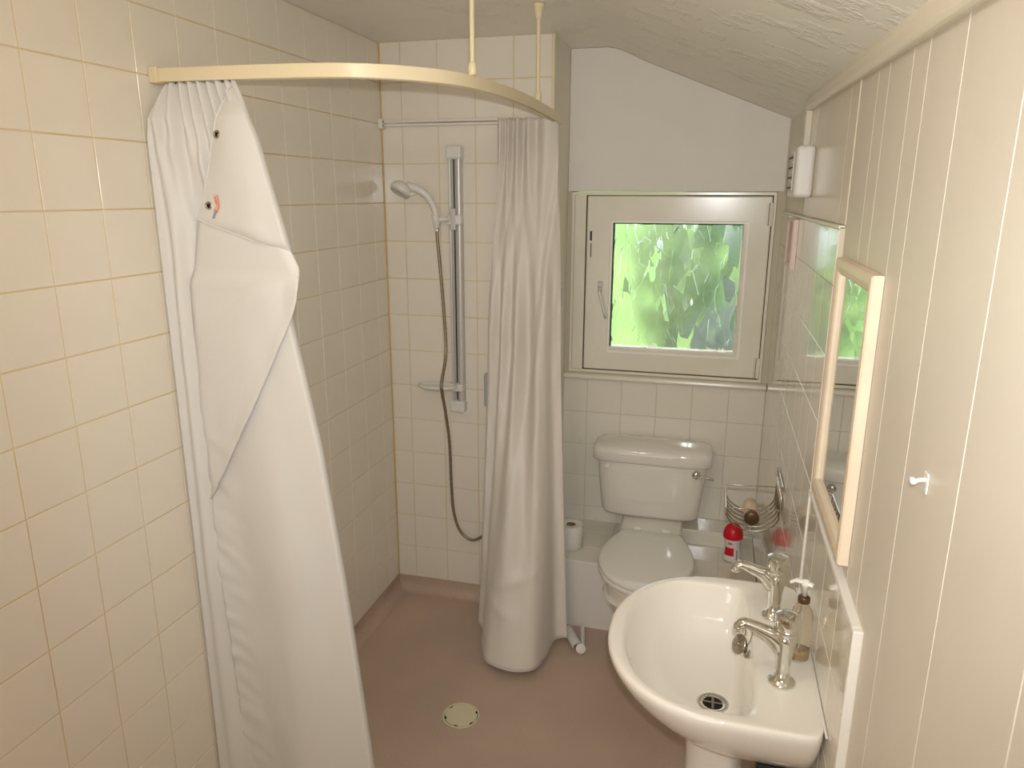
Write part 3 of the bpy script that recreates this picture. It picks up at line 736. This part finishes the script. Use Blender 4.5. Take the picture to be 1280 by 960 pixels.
# handset
H = thing('shower_handset', 'white handheld shower head resting in the rail cradle', 'shower head', (0.25, YS-0.07, 1.60))
hp = catmull([(0.2525, YS-0.070, 1.600), (0.250, YS-0.071, 1.65), (0.240, YS-0.078, 1.69), (0.221, YS-0.088, 1.724), (0.194, YS-0.098, 1.746), (0.160, YS-0.106, 1.758), (0.136, YS-0.110, 1.757)], 6)
rd = [interp(i/(len(hp)-1), [0, 0.12, 0.5, 0.75, 0.92, 1.0], [0.010, 0.0125, 0.014, 0.0155, 0.018, 0.013]) for i in range(len(hp))]
obj('handle', tube(bmesh.new(), hp, rd, 16), M_plast, H, smooth=True)
ax = Vector((-0.38, -0.42, -0.82)).normalized(); c0 = Vector((0.134, YS-0.112, 1.762)); e1 = ax.orthogonal().normalized(); e2 = ax.cross(e1)
def disc_rings(prof, c, ax, e1, e2, n=36): return [[c+ax*h+e1*r*math.cos(2*PI*k/n)+e2*r*math.sin(2*PI*k/n) for k in range(n)] for r, h in prof]
obj('head', loft(bmesh.new(), disc_rings([(0.006, -0.010), (0.026, -0.006), (0.038, 0.004), (0.043, 0.016), (0.043, 0.026), (0.040, 0.030)], c0, ax, e1, e2)), M_plast, H, smooth=True)
fp = obj('spray_face', loft(bmesh.new(), disc_rings([(0.039, 0.028), (0.039, 0.034), (0.034, 0.036), (0.018, 0.036), (0.016, 0.033), (0.004, 0.034)], c0, ax, e1, e2)), M_plastg, H, smooth=True)
tb = c0+ax*0.018+e1*0.04
obj('mode_tab', B(0.166, 0.186, YS-0.136, YS-0.122, 1.724, 1.734), M_plast, H, bevel=0.003)
# hose
HO = catmull([(0.2525, YS-0.070, 1.602), (0.2535, YS-0.070, 1.56), (0.262, YS-0.068, 1.44), (0.274, YS-0.068, 1.26), (0.283, YS-0.080, 1.10), (0.286, YS-0.145, 0.99), (0.286, YS-0.142, 0.95), (0.284, YS-0.10, 0.85), (0.284, YS-0.06, 0.70), (0.285, YS-0.05, 0.50), (0.292, YS-0.045, 0.38), (0.318, YS-0.045, 0.30), (0.362, YS-0.045, 0.262), (0.40, YS-0.045, 0.268), (0.44, YS-0.045, 0.31), (0.485, YS-0.045, 0.45), (0.50, YS-0.045, 0.70), (0.50, YS-0.045, 0.868)], 14)
rr = [0.0070 if i % 2 else 0.0060 for i in range(len(HO))]
hose = thing('shower_hose', 'steel flexible shower hose looping down from the handset behind the curtain', 'hose', tuple(HO[0]))
obj('hose_coil', tube(bmesh.new(), HO, rr, 10), M_hose, hose, smooth=True)
obj('nut', lathe([(0.009, 1.585), (0.0095, 1.588), (0.0095, 1.600), (0.008, 1.603)], 0.2525, YS-0.070, 16), M_chrome, hose, smooth=True)
SB = thing('shower_unit', 'blue-grey shower control box mostly hidden behind the far curtain', 'shower unit', (0.52, YS, 0.87))
obj('casing', B(0.436, 0.62, YS-0.060, YS-0.001, 0.875, 1.02), M_greyb, SB, bevel=0.012, segs=3)
obj('dial', lathe([(0.022, YS-0.077), (0.026, YS-0.071), (0.026, YS-0.0595)], 0.54, 0.945, 24, axis='y'), M_plast, SB, smooth=True)

# ---------------------------------------------------------------- drain, tube on the floor
D = thing('floor_drain', 'round cream shower drain cover set in the floor', 'drain', (0.565, 2.092, FZ))
cx, cy = 0.565, 2.092
obj('rim', lathe([(0.066, FZ+0.0002), (0.066, FZ+0.003), (0.063, FZ+0.0042), (0.0595, FZ+0.0036), (0.0595, FZ+0.0006)], cx, cy, 48, True, False), M_drain, D, smooth=True)
bm = bmesh.new(); n = 144; out = []
for i in range(n):
    a = 2*PI*i/n; q = (a-0.35) % (PI/3)
    r = 0.0575-(0.006 if q < 0.30 else 0.0)*(1 if math.sin(a) < 0.75 else 0)
    out.append((r*math.cos(a)+cx, r*math.sin(a)+cy))
loft(bm, [[(x, y, FZ+0.001) for x, y in out], [(x, y, FZ+0.0046) for x, y in out], [(cx+(x-cx)*0.96, cy+(y-cy)*0.96, FZ+0.0054) for x, y in out]])
obj('cover', bm, M_drain, D)
obj('well', lathe([(0.0593, FZ+0.0004), (0.0593, FZ+0.0009)], cx, cy, 48), M_hole, D)
# split white tube lying by the curtain
TT = thing('split_tube', 'small white split plastic tube lying on the floor by the far curtain', 'plastic tube', (0.865, 2.60, FZ))
def half_tube(c, dirv, r, L, a0, a1, tk=0.0016):
    d_ = Vector(dirv).normalized(); s = d_.cross(Vector((0, 0, 1))).normalized(); u = s.cross(d_)
    rings = []
    for t_ in (0, 0.12, 0.5, 0.88, 1.0):
        k = 1.0 if t_ > 0.1 else 0.9
        pts = []
        an = [a0+(a1-a0)*q/14 for q in range(15)]
        for a in an: pts.append(Vector(c)+d_*(t_*L)+s*math.cos(a)*r*k+u*math.sin(a)*r*k)
        for a in reversed(an): pts.append(Vector(c)+d_*(t_*L)+s*math.cos(a)*(r*k-tk)+u*math.sin(a)*(r*k-tk))
        rings.append(pts)
    return loft(bmesh.new(), rings)
obj('tube_body', half_tube((0.893, 2.572, FZ+0.0205), (-0.50, 0.86, 0.0), 0.0205, 0.125, -0.9, 3.6), M_plast, TT, smooth=False)
obj('split_flap', half_tube((0.912, 2.585, FZ+0.014), (-0.18, 0.98, 0.0), 0.009, 0.135, -0.4, 3.3), M_plast, TT, smooth=False)
obj('tube_end', loft(bmesh.new(), [[(0.907+r*math.cos(a), 2.567+0.55*r*math.sin(a)-0.3*h, FZ+0.017+r*math.sin(a)*0.8+h) for a in [2*PI*k/24 for k in range(24)]] for r, h in ((0.020, 0.0), (0.0205, 0.002), (0.019, 0.004), (0.015, 0.0015), (0.002, 0.0005))]), M_plast, TT, smooth=True)

# ---------------------------------------------------------------- toilet
TO = thing('toilet', 'white close-coupled toilet with closed lid under the window', 'toilet', (1.14, 2.72, FZ))
def sq_ring(cx_, cy_, hx, hy, z, e=5.0, n=64, front=None):
    pts = []
    for k in range(n):
        a = 2*PI*k/n; c, s = math.cos(a), math.sin(a)
        r = (abs(c)**e+abs(s)**e)**(-1/e)
        pts.append((cx_+hx*c*r, cy_+hy*s*r, z))
    return pts
ccx = 1.118
# tank: rounded front corners, narrowing downwards
prof = [(0.185, 3.065, 0.070, 0.372), (0.200, 3.062, 0.080, 0.380), (0.208, 3.060, 0.086, 0.395), (0.217, 3.059, 0.090, 0.47), (0.226, 3.058, 0.093, 0.56), (0.231, 3.058, 0.094, 0.632)]
cs = obj('cistern', loft(bmesh.new(), [sq_ring(ccx, y, hx, hy, z, 5) for hx, y, hy, z in prof]), M_ceramic, TO, smooth=True); auto_smooth(cs, 0.9)
prof = [(0.243, 0.101, 0.628), (0.251, 0.105, 0.634), (0.252, 0.106, 0.668), (0.247, 0.103, 0.682), (0.235, 0.095, 0.690), (0.20, 0.075, 0.697), (0.10, 0.035, 0.700), (0.01, 0.004, 0.701)]
obj('cistern_lid', loft(bmesh.new(), [sq_ring(ccx, 3.055, hx, hy, z, 6) for hx, hy, z in prof]), M_ceramic, TO, smooth=True)
lv = obj('flush_lever', lathe([(0.017, 2.9665), (0.0175, 2.958), (0.015, 2.952), (0.008, 2.949)], 1.306, 0.602, 24, axis='y'), M_chrome, TO, smooth=True)
obj('lever_arm', tube(bmesh.new(), catmull([(1.306, 2.948, 0.602), (1.325, 2.940, 0.601), (1.345, 2.938, 0.603), (1.378, 2.938, 0.600)], 4), [(0.006, 0.004)]*4+[(0.004, 0.0035)]*4+[(0.006, 0.004)]*5, 10), M_chrome, lv, smooth=True)
obj('blanking_plug', lathe([(0.012, 2.968), (0.012, 2.9645), (0.009, 2.963)], 0.936, 0.604, 20, axis='y'), M_lid, TO, smooth=True)
# seat, lid: egg outline with a squared neck
CX = 1.143
yy_ = [2.372, 2.378, 2.395, 2.425, 2.47, 2.54, 2.61, 2.68, 2.75, 2.80, 2.845]
hw_ = [0.0, 0.035, 0.073, 0.112, 0.146, 0.173, 0.181, 0.174, 0.155, 0.138, 0.122]
def egg(scale=1.0, z=0.0, grow=0.0, yback=2.845, yf=0.0):
    L, Rr = [], []
    ce = Vector((CX, 2.62))
    for y, h in zip(yy_, hw_):
        y2 = min(y, yback)
        dx = h*scale+(grow if h > 0 else 0); dy = (y2-2.62)*scale+2.62-(grow if y2 < 2.5 else 0)+yf*max(0, (2.62-y2)/0.25)
        L.append((CX-dx, dy, z)); Rr.append((CX+dx, dy, z))
    pts = L[1:][::-1]+[L[0]]+Rr[1:]
    return [tuple(p) for p in catmull(pts, 4)]
bw = lambda z, hs, yf, yb_: [(CX+(p[0]-CX)*hs, max(2.40+yf, min(yb_, 2.62+(p[1]-2.62)*(1-yf*1.6))), z) for p in egg()]
def bowl_ring(z, hw, y0, y1):
    out = []
    src = egg()
    xm = max(abs(p[0]-CX) for p in src)
    for p in src:
        t = (p[1]-2.372)/(2.845-2.372)
        out.append((CX+(p[0]-CX)/xm*hw, y0+(y1-y0)*t, z))
    return out
rings = [bowl_ring(FZ+0.001, 0.105, 2.50, 2.742), bowl_ring(FZ+0.02, 0.100, 2.505, 2.742), bowl_ring(0.04, 0.092, 2.53, 2.742), bowl_ring(0.10, 0.100, 2.52, 2.742), bowl_ring(0.18, 0.132, 2.462, 2.742), bowl_ring(0.252, 0.158, 2.415, 2.742), bowl_ring(0.262, 0.160, 2.41, 2.90), bowl_ring(0.31, 0.172, 2.392, 2.93), bowl_ring(0.334, 0.174, 2.388, 2.95), bowl_ring(0.342, 0.170, 2.394, 2.945)]
pn = obj('pan', loft(bmesh.new(), rings), M_ceramic, TO, smooth=True); auto_smooth(pn, 1.1)
obj('pan_shelf', loft(bmesh.new(), [sq_ring(CX-0.008, 2.985, 0.120, 0.150, 0.30, 6), sq_ring(CX-0.008, 2.985, 0.128, 0.155, 0.335, 6), sq_ring(CX-0.008, 2.985, 0.128, 0.155, 0.362, 6), sq_ring(CX-0.008, 2.985, 0.118, 0.148, 0.3715, 6)]), M_ceramic, TO, smooth=True)
obj('seat', loft(bmesh.new(), [egg(0.99, 0.343), egg(1.0, 0.347), egg(1.0, 0.357), egg(0.985, 0.360)]), M_lid, TO, smooth=True)
obj('lid', loft(bmesh.new(), [egg(0.985, 0.361), egg(0.998, 0.365), egg(0.998, 0.375), egg(0.985, 0.3805), egg(0.93, 0.384), egg(0.7, 0.387), egg(0.3, 0.388), egg(0.02, 0.388)]), M_lid, TO, smooth=True)
for s in (-1, 1): obj('hinge', lathe([(0.010, CX+s*0.06-0.018), (0.011, CX+s*0.06-0.014), (0.011, CX+s*0.06+0.014), (0.010, CX+s*0.06+0.018)], 2.862, 0.378, 14, axis='x'), M_lid, TO, smooth=True)

# ---------------------------------------------------------------- basin with pedestal
BA = thing('wash_basin', 'cream white pedestal wash basin with two chrome taps', 'wash basin', (1.35, 1.455, FZ))
YC = 1.455; ZR = 0.812
def bring(x0, x1, hy, z, el=2.2, er=6.0, n=96, xc=None, yc=YC, yoff=0.0):
    """D-ish ring from x0 (front) to x1 (wall)"""
    xc = xc if xc is not None else x0+(x1-x0)*0.62; pts = []
    for k in range(n):
        a = 2*PI*k/n; c, s = math.cos(a), math.sin(a)
        e = er if c > 0 else el
        r = (abs(c)**e+abs(s)**e)**(-1/e)
        pts.append((xc+(x1-xc if c > 0 else xc-x0)*c*r, yc+yoff+hy*s*r, z))
    return pts
XB = XR-0.0012
rings = [bring(1.34, 1.50, 0.075, 0.610), bring(1.325, XB, 0.12, 0.628, er=9), bring(1.26, XB, 0.185, 0.668, er=10), bring(1.205, XB, 0.226, 0.712, er=12), bring(1.170, XB, 0.252, 0.752, er=14), bring(1.150, XB, 0.266, 0.785, er=16), bring(1.146, XB, 0.270, 0.800, er=16), bring(1.149, XB, 0.269, 0.8095, er=16), bring(1.156, XB, 0.265, ZR+0.001, er=14), bring(1.168, XB-0.01, 0.257, ZR, er=12),
         bring(1.180, 1.453, 0.238, ZR-0.001, 2.2, 8), bring(1.184, 1.447, 0.233, ZR-0.006, 2.2, 8), bring(1.188, 1.4445, 0.229, ZR-0.02, 2.2, 7), bring(1.200, 1.441, 0.218, 0.76, 2.2, 7), bring(1.225, 1.438, 0.198, 0.715, 2.2, 6), bring(1.262, 1.434, 0.158, 0.688, 2.1, 4.5), bring(1.315, 1.420, 0.085, 0.672, 2.0, 2.6), bring(1.352, 1.404, 0.024, 0.6665, 2, 2, xc=1.378, yc=1.43)]
bb = obj('basin_bowl', loft(bmesh.new(), rings, True, True), M_basin, BA, smooth=True)
md = bb.modifiers.new('sub', 'SUBSURF'); md.levels = 1; md.render_levels = 1
rings = []
for z, r, d_ in ((FZ+0.001, 0.088, 0.11), (FZ+0.03, 0.080, 0.105), (0.25, 0.070, 0.09), (0.50, 0.072, 0.085), (0.60, 0.082, 0.09), (0.634, 0.092, 0.10)):
    rings.append([(1.415+(d_ if math.cos(a) < 0 else 0.0)*math.cos(a)+ (0.035 if math.cos(a) >= 0 else 0)*math.cos(a), YC+r*math.sin(a), z) for a in [2*PI*k/48 for k in range(48)]])
obj('pedestal', loft(bmesh.new(), rings), M_basin, BA, smooth=True)
wc = (1.378, 1.43)
wst = obj('waste', lathe([(0.0335, 0.6672), (0.034, 0.6695), (0.031, 0.6712), (0.024, 0.6700), (0.021, 0.6680), (0.020, 0.6674)], *wc, 36, True, False), M_chrome, BA, smooth=True)
obj('waste_hole', lathe([(0.0205, 0.6673), (0.0205, 0.6679)], *wc, 24), M_hole, wst)
bm = bmesh.new()
box(bm, wc[0]-0.0195, wc[0]+0.0195, wc[1]-0.0025, wc[1]+0.0025, 0.6678, 0.6698); box(bm, wc[0]-0.0025, wc[0]+0.0025, wc[1]-0.0195, wc[1]+0.0195, 0.6678, 0.6697)
obj('waste_cross', bm, M_steel, wst)
obj('overflow', lathe([(0.004, 1.4335), (0.009, 1.4365), (0.010, 1.4395), (0.010, 1.4415)], YC+0.01, 0.778, 20, axis='x'), M_steel, BA, smooth=True)
# black waste trap and bracket under the bowl
obj('bracket', B(1.462, 1.55, 1.285, 1.315, 0.56, 0.655), M_dark, BA, bevel=0.003)
obj('bracket_clip', B(1.492, 1.53, 1.282, 1.286, 0.60, 0.622), M_plastg, BA, bevel=0.002)
obj('wall_seal', B(XR-0.005, XR-0.0004, YC-0.262, YC+0.262, ZR-0.003, ZR+0.003), M_trimw, BA, bevel=0.002)

def tap(y, label):
    x = 1.498; z0 = ZR+0.001
    t = thing('basin_tap', label, 'tap', (x, y, z0), 'chrome pillar taps on the basin')
    body = [(0.0255, z0), (0.026, z0+0.003), (0.022, z0+0.006), (0.0150, z0+0.010), (0.0138, z0+0.030), (0.0150, z0+0.060), (0.0185, z0+0.080), (0.0205, z0+0.095), (0.0200, z0+0.104), (0.016, z0+0.108)]
    obj('body', lathe(body, x, y, 36), M_chrome, t, smooth=True)
    head = [(0.017, z0+0.106), (0.0215, z0+0.108), (0.0225, z0+0.111), (0.0210, z0+0.113), (0.0226, z0+0.116), (0.0210, z0+0.1185), (0.0226, z0+0.122), (0.0236, z0+0.138), (0.0228, z0+0.144), (0.0185, z0+0.147), (0.008, z0+0.1475), (0.002, z0+0.147)]
    hd = obj('handwheel', lathe(head, x, y, 40), M_chrome, t, smooth=True); auto_smooth(hd, 0.8)
    pth = catmull([(x, y, z0+0.078), (x-0.022, y, z0+0.096), (x-0.045, y, z0+0.106), (x-0.066, y, z0+0.114), (x-0.080, y, z0+0.116), (x-0.087, y, z0+0.108)], 5)
    rad = [(interp(i/(len(pth)-1), [0, 0.5, 1], [0.016, 0.012, 0.0105]), interp(i/(len(pth)-1), [0, 0.3, 0.7, 1], [0.024, 0.014, 0.009, 0.009])) for i in range(len(pth))]
    sp = obj('spout', tube(bmesh.new(), pth, rad, 20), M_chrome, t, smooth=True)
    e = pth[-1]
    obj('nozzle', lathe([(0.0095, e.z+0.003), (0.0105, e.z-0.002), (0.0105, e.z-0.009), (0.0085, e.z-0.0095), (0.0080, e.z-0.006)], e.x, e.y, 24, True, True), M_chrome, sp, smooth=True)
    return t
tap(1.335, 'chrome pillar tap nearest the camera on the wash basin')
tap(1.575, 'chrome pillar tap at the far end of the wash basin')
# plug on its chain, looped over the near tap
PLG = thing('basin_plug', 'round chrome basin plug hanging on a thin chain from the near tap', 'plug', (1.422, 1.43, 0.80))
ax = Vector((-0.80, -0.42, 0.42)).normalized(); e1 = ax.orthogonal().normalized(); e2 = ax.cross(e1); cp = Vector((1.424, 1.462, 0.800))
obj('plug_disc', loft(bmesh.new(), disc_rings([(0.017, -0.007), (0.018, -0.002), (0.021, -0.001), (0.0215, 0.002), (0.018, 0.0035), (0.005, 0.0040), (0.004, 0.007), (0.001, 0.008)], cp, ax, e1, e2)), M_steel, PLG, smooth=True)
cpts = catmull([cp+ax*0.008, (1.432, 1.440, 0.838), (1.428, 1.400, 0.880), (1.428, 1.350, 0.922), (1.434, 1.326, 0.922), (1.440, 1.370, 0.885), (1.442, 1.425, 0.835), (1.439, 1.455, 0.80), (1.4375, 1.463, 0.779)], 14)
rr = [0.0014 if i % 2 else 0.0007 for i in range(len(cpts))]
obj('chain', tube(bmesh.new(), cpts, rr, 6), M_steel, PLG, smooth=True)

# ---------------------------------------------------------------- soap dispenser
x, y, z0 = 1.536, 1.425, ZR+0.0015
SD = thing('soap_dispenser', 'clear pump soap bottle with white pump between the taps', 'soap bottle', (x, y, z0))
obj('bottle', lathe([(0.016, z0), (0.0205, z0+0.002), (0.0215, z0+0.006), (0.0212, z0+0.095), (0.019, z0+0.108), (0.012, z0+0.118), (0.0095, z0+0.124), (0.0095, z0+0.130)], x, y, 32), M_bottle, SD, smooth=True)
obj('soap', lathe([(0.0185, z0+0.003), (0.0195, z0+0.006), (0.0195, z0+0.022), (0.001, z0+0.0225)], x, y, 28), M_amber, SD, smooth=True)
obj('collar', lathe([(0.0105, z0+0.126), (0.0118, z0+0.127), (0.0118, z0+0.137), (0.009, z0+0.140), (0.004, z0+0.141)], x, y, 28), M_brown, SD, smooth=True)
pm = obj('pump', lathe([(0.005, z0+0.139), (0.005, z0+0.160), (0.0075, z0+0.162), (0.0085, z0+0.168), (0.006, z0+0.175), (0.001, z0+0.176)], x, y, 20), M_lid, SD, smooth=True)
obj('pump_nozzle', tube(bmesh.new(), catmull([(x+0.014, y-0.004, z0+0.166), (x, y, z0+0.169), (x-0.016, y+0.004, z0+0.170), (x-0.028, y+0.006, z0+0.163)], 4), [(0.007, 0.0045)]*9+[(0.0045, 0.0035)]*4, 12), M_lid, pm, smooth=True)
obj('dip_tube', lathe([(0.0018, z0+0.01), (0.0018, z0+0.126)], x, y, 8), M_lid, SD)

# ---------------------------------------------------------------- wire basket on the far tiled wall, with a pot in it
BK = thing('wire_basket', 'chrome wire basket fixed to the tiled wall beside the toilet', 'wire basket', (XR, 2.25, 0.72))
y0, y1 = 2.18, 2.375; xb = XR-0.005; xf = 1.405
bm = bmesh.new(); box(bm, xb-0.001, xb+0.003, y0, y1, 0.868, 0.888)
obj('back_rail', bm, M_chrome, BK, bevel=0.001)
obj('front_rail', B(xf-0.003, xf+0.001, y0, y1, 0.792, 0.806), M_chrome, BK, bevel=0.001)
for k in range(6):
    yk = y0+(y1-y0)*(k+0.5)/6
    pts = [(xb, yk, 0.885), (xb, yk, 0.80)]+[(1.4825+0.0775*math.cos(a), yk, 0.787+0.058*math.sin(a)) for a in [-PI*q/14 for q in range(1, 14)]]+[(xf, yk, 0.80)]
    obj('wire', tube(bmesh.new(), pts, 0.0023, 8), M_steel, BK, smooth=True)
for yk in (y0+0.002, y1-0.002):
    obj('end_rod', tube(bmesh.new(), [(xf-0.002, yk, 0.803), (xf+0.05, yk, 0.806), (xb, yk, 0.812)], 0.002, 8), M_chrome, BK, smooth=True)
obj('base_rod', tube(bmesh.new(), [(1.4825, y0, 0.7265), (1.4825, y1, 0.7265)], 0.0022, 8), M_chrome, BK, smooth=True)
PT = thing('small_pot', 'small beige tub with a dark cap lying in the wire basket', 'tub', (1.49, 2.3, 0.735))
obj('tub', lathe([(0.020, 2.245), (0.023, 2.248), (0.023, 2.30), (0.021, 2.345), (0.013, 2.36), (0.002, 2.362)], 1.484, 0.7555, 28, axis='y'), M_beige, PT, smooth=True)
obj('cap', lathe([(0.002, 2.224), (0.019, 2.225), (0.0225, 2.228), (0.0225, 2.2445)], 1.484, 0.7555, 28, axis='y'), M_brown, PT, smooth=True)

# ---------------------------------------------------------------- ledge items
x, y, z0 = 0.800, 2.875, lz+0.0005
TR = thing('toilet_roll', 'white toilet roll standing on the ledge beside the far curtain', 'toilet roll', (x, y, z0))
rings = []
for r, h in ((0.020, z0), (0.050, z0), (0.0525, z0+0.003), (0.0530, z0+0.10), (0.051, z0+0.104), (0.022, z0+0.104), (0.020, z0+0.102), (0.020, z0+0.03)):
    rings.append([(x+r*math.cos(a), y+r*math.sin(a), h) for a in [2*PI*k/48 for k in range(48)]])
auto_smooth(obj('paper', loft(bmesh.new(), rings, False, False), M_paper, TR), 0.9)
obj('cardboard_core', lathe([(0.0198, z0+0.001), (0.0198, z0+0.1015)], x, y, 32, True, False), M_card, TR, smooth=True)

x, y, z0 = 1.470, 2.930, lz+0.0005
DE = thing('roll_on_deodorant', 'roll-on deodorant with domed red cap on the ledge below the wire basket', 'deodorant', (x, y, z0))
bodyp = [(0.030, z0), (0.0345, z0+0.003), (0.0355, z0+0.012), (0.0350, z0+0.035), (0.0320, z0+0.055), (0.0300, z0+0.070), (0.0315, z0+0.085), (0.0365, z0+0.100), (0.037, z0+0.104)]
obj('body', lathe(bodyp, x, y, 40), M_plast, DE, smooth=True)
cp_ = obj('cap', lathe([(0.0385, z0+0.103), (0.0400, z0+0.106), (0.0400, z0+0.116), (0.0370, z0+0.134), (0.029, z0+0.150), (0.017, z0+0.161), (0.006, z0+0.165), (0.001, z0+0.1655)], x, y, 40), M_red, DE, smooth=True)
def wrap(a0, a1, h0, h1, m, name, off=0.0006):
    bm = bmesh.new(); rings = []
    for h in [h0+(h1-h0)*k/6 for k in range(7)]:
        r = interp(z0+h, [p[1] for p in bodyp], [p[0] for p in bodyp])+off
        rings.append([(x+r*math.cos(a0+(a1-a0)*k/12), y+r*math.sin(a0+(a1-a0)*k/12), z0+h) for k in range(13)])
    loft(bm, rings, False, False, False); return obj(name, bm, m, DE, smooth=True)
f = -PI/2-0.05   # side facing the room
wrap(f-0.95, f+0.25, 0.032, 0.066, M_red, 'red_label')
wrap(f-0.55, f+0.0, 0.080, 0.090, M_pinkl, 'pink_print')
wrap(f-0.7, f+0.1, 0.0045, 0.0065, M_pinkl, 'pink_line')
bm = bmesh.new()
pts = [(f+0.62+0.10*math.sin(k*2.3), 0.014+k*0.0028) for k in range(17)]
P3 = []
for a, h in pts:
    r = interp(z0+h, [p[1] for p in bodyp], [p[0] for p in bodyp])+0.0006; P3.append((x+r*math.cos(a), y+r*math.sin(a), z0+h))
tube(bm, P3, 0.0013, 6); obj('script_print', bm, M_script, DE)

# ---------------------------------------------------------------- mirror
MI = thing('wall_mirror', 'rectangular mirror in a pale peach wooden frame on the panelled wall', 'mirror', (XP, 1.447, 1.105))
def ring_frame_x(y0, y1, z0, z1, w, x0, x1, xi):
    bm = bmesh.new()
    def rg(e, x): return [(x, y0+e, z0+e), (x, y1-e, z0+e), (x, y1-e, z1-e), (x, y0+e, z1-e)]
    rings = [rg(0, x1), rg(0, x0+0.003), rg(0.003, x0), rg(w*0.5, x0-0.001), rg(w-0.004, x0+0.002), rg(w, x0+0.005), rg(w, xi)]
    return loft(bm, rings, False, False)
obj('frame', ring_frame_x(1.268, 1.640, 1.106, 1.607, 0.030, XP-0.0195, XP-0.001, XP-0.006), M_wood, MI)
obj('glass', B(XP-0.009, XP-0.004, 1.296, 1.612, 1.134, 1.579), M_mirror, MI)
obj('back_board', B(XP-0.0045, XP-0.0005, 1.272, 1.636, 1.110, 1.603), M_dark, MI)

# ---------------------------------------------------------------- extractor unit, picture, hook, small fittings
EX = thing('extractor_unit', 'white wall unit with a mould-stained grille high on the right wall', 'extractor', (XP, 2.43, 1.72))
obj('casing', B(XR-0.040, XP-0.001, 2.335, 2.56, 1.722, 1.868), M_plast, EX, bevel=0.012, segs=4)
gr = obj('grille', B(XR-0.0425, XR-0.0385, 2.40, 2.53, 1.742, 1.85), M_plastg, EX, bevel=0.001)
for k in range(7):
    z = 1.749+k*0.0145
    obj('slat', B(XR-0.0445, XR-0.042, 2.405, 2.525, z, z+0.0045), M_plastg if k % 2 else M_dirt_shade, gr)
PC = thing('wall_plaque', 'small picture with a thick pale frame on the tiled wall beside the window', 'picture', (XR, 2.59, 1.50))
def plq():
    y0, y1, z0, z1 = 2.50, 2.70, 1.500, 1.655
    obj('frame', ring_frame_x(y0, y1, z0, z1, 0.014, XR-0.016, XR-0.0005, XR-0.008), mat('pale_pink_wood', (226, 206, 192), 0.4), PC)
    obj('picture', B(XR-0.010, XR-0.007, y0+0.013, y1-0.013, z0+0.013, z1-0.013), mat('reddish_picture', (206, 150, 136), 0.4, rgb2=(176, 90, 84), noise_scale=22), PC)
plq()
HK = thing('adhesive_hook', 'small white hook stuck on the cream panelling right of the mirror', 'hook', (XP, 0.913, 1.40))
obj('hook_plate', B(XP-0.0025, XP-0.0003, 0.905, 0.921, 1.388, 1.413), M_plast, HK, bevel=0.001)
obj('hook_arm', tube(bmesh.new(), catmull([(XP-0.002, 0.913, 1.404), (XP-0.010, 0.914, 1.402), (XP-0.015, 0.915, 1.398), (XP-0.016, 0.915, 1.405)], 4), 0.0028, 8), M_plast, HK, smooth=True)
CP = thing('catch_plate', 'small cream door-catch plate on the return wall between curtain and window', 'catch plate', (XN, 3.02, 1.31))
obj('plate', B(XN+0.0017, XN+0.012, 2.975, 3.07, 1.262, 1.365), M_wall, CP, bevel=0.003)
obj('recess', B(XN+0.0118, XN+0.0128, 2.99, 3.035, 1.275, 1.352), M_plastg, CP)
VS = obj('screw_cap', lathe([(0.010, YW-0.003), (0.010, YW-0.007), (0.007, YW-0.009), (0.001, YW-0.0095)], 0.787, 0.648, 20, axis='y'), M_plast, None, smooth=True)
tag(VS, 'tiny round cream cap on the tiles left of the cistern', 'cap')
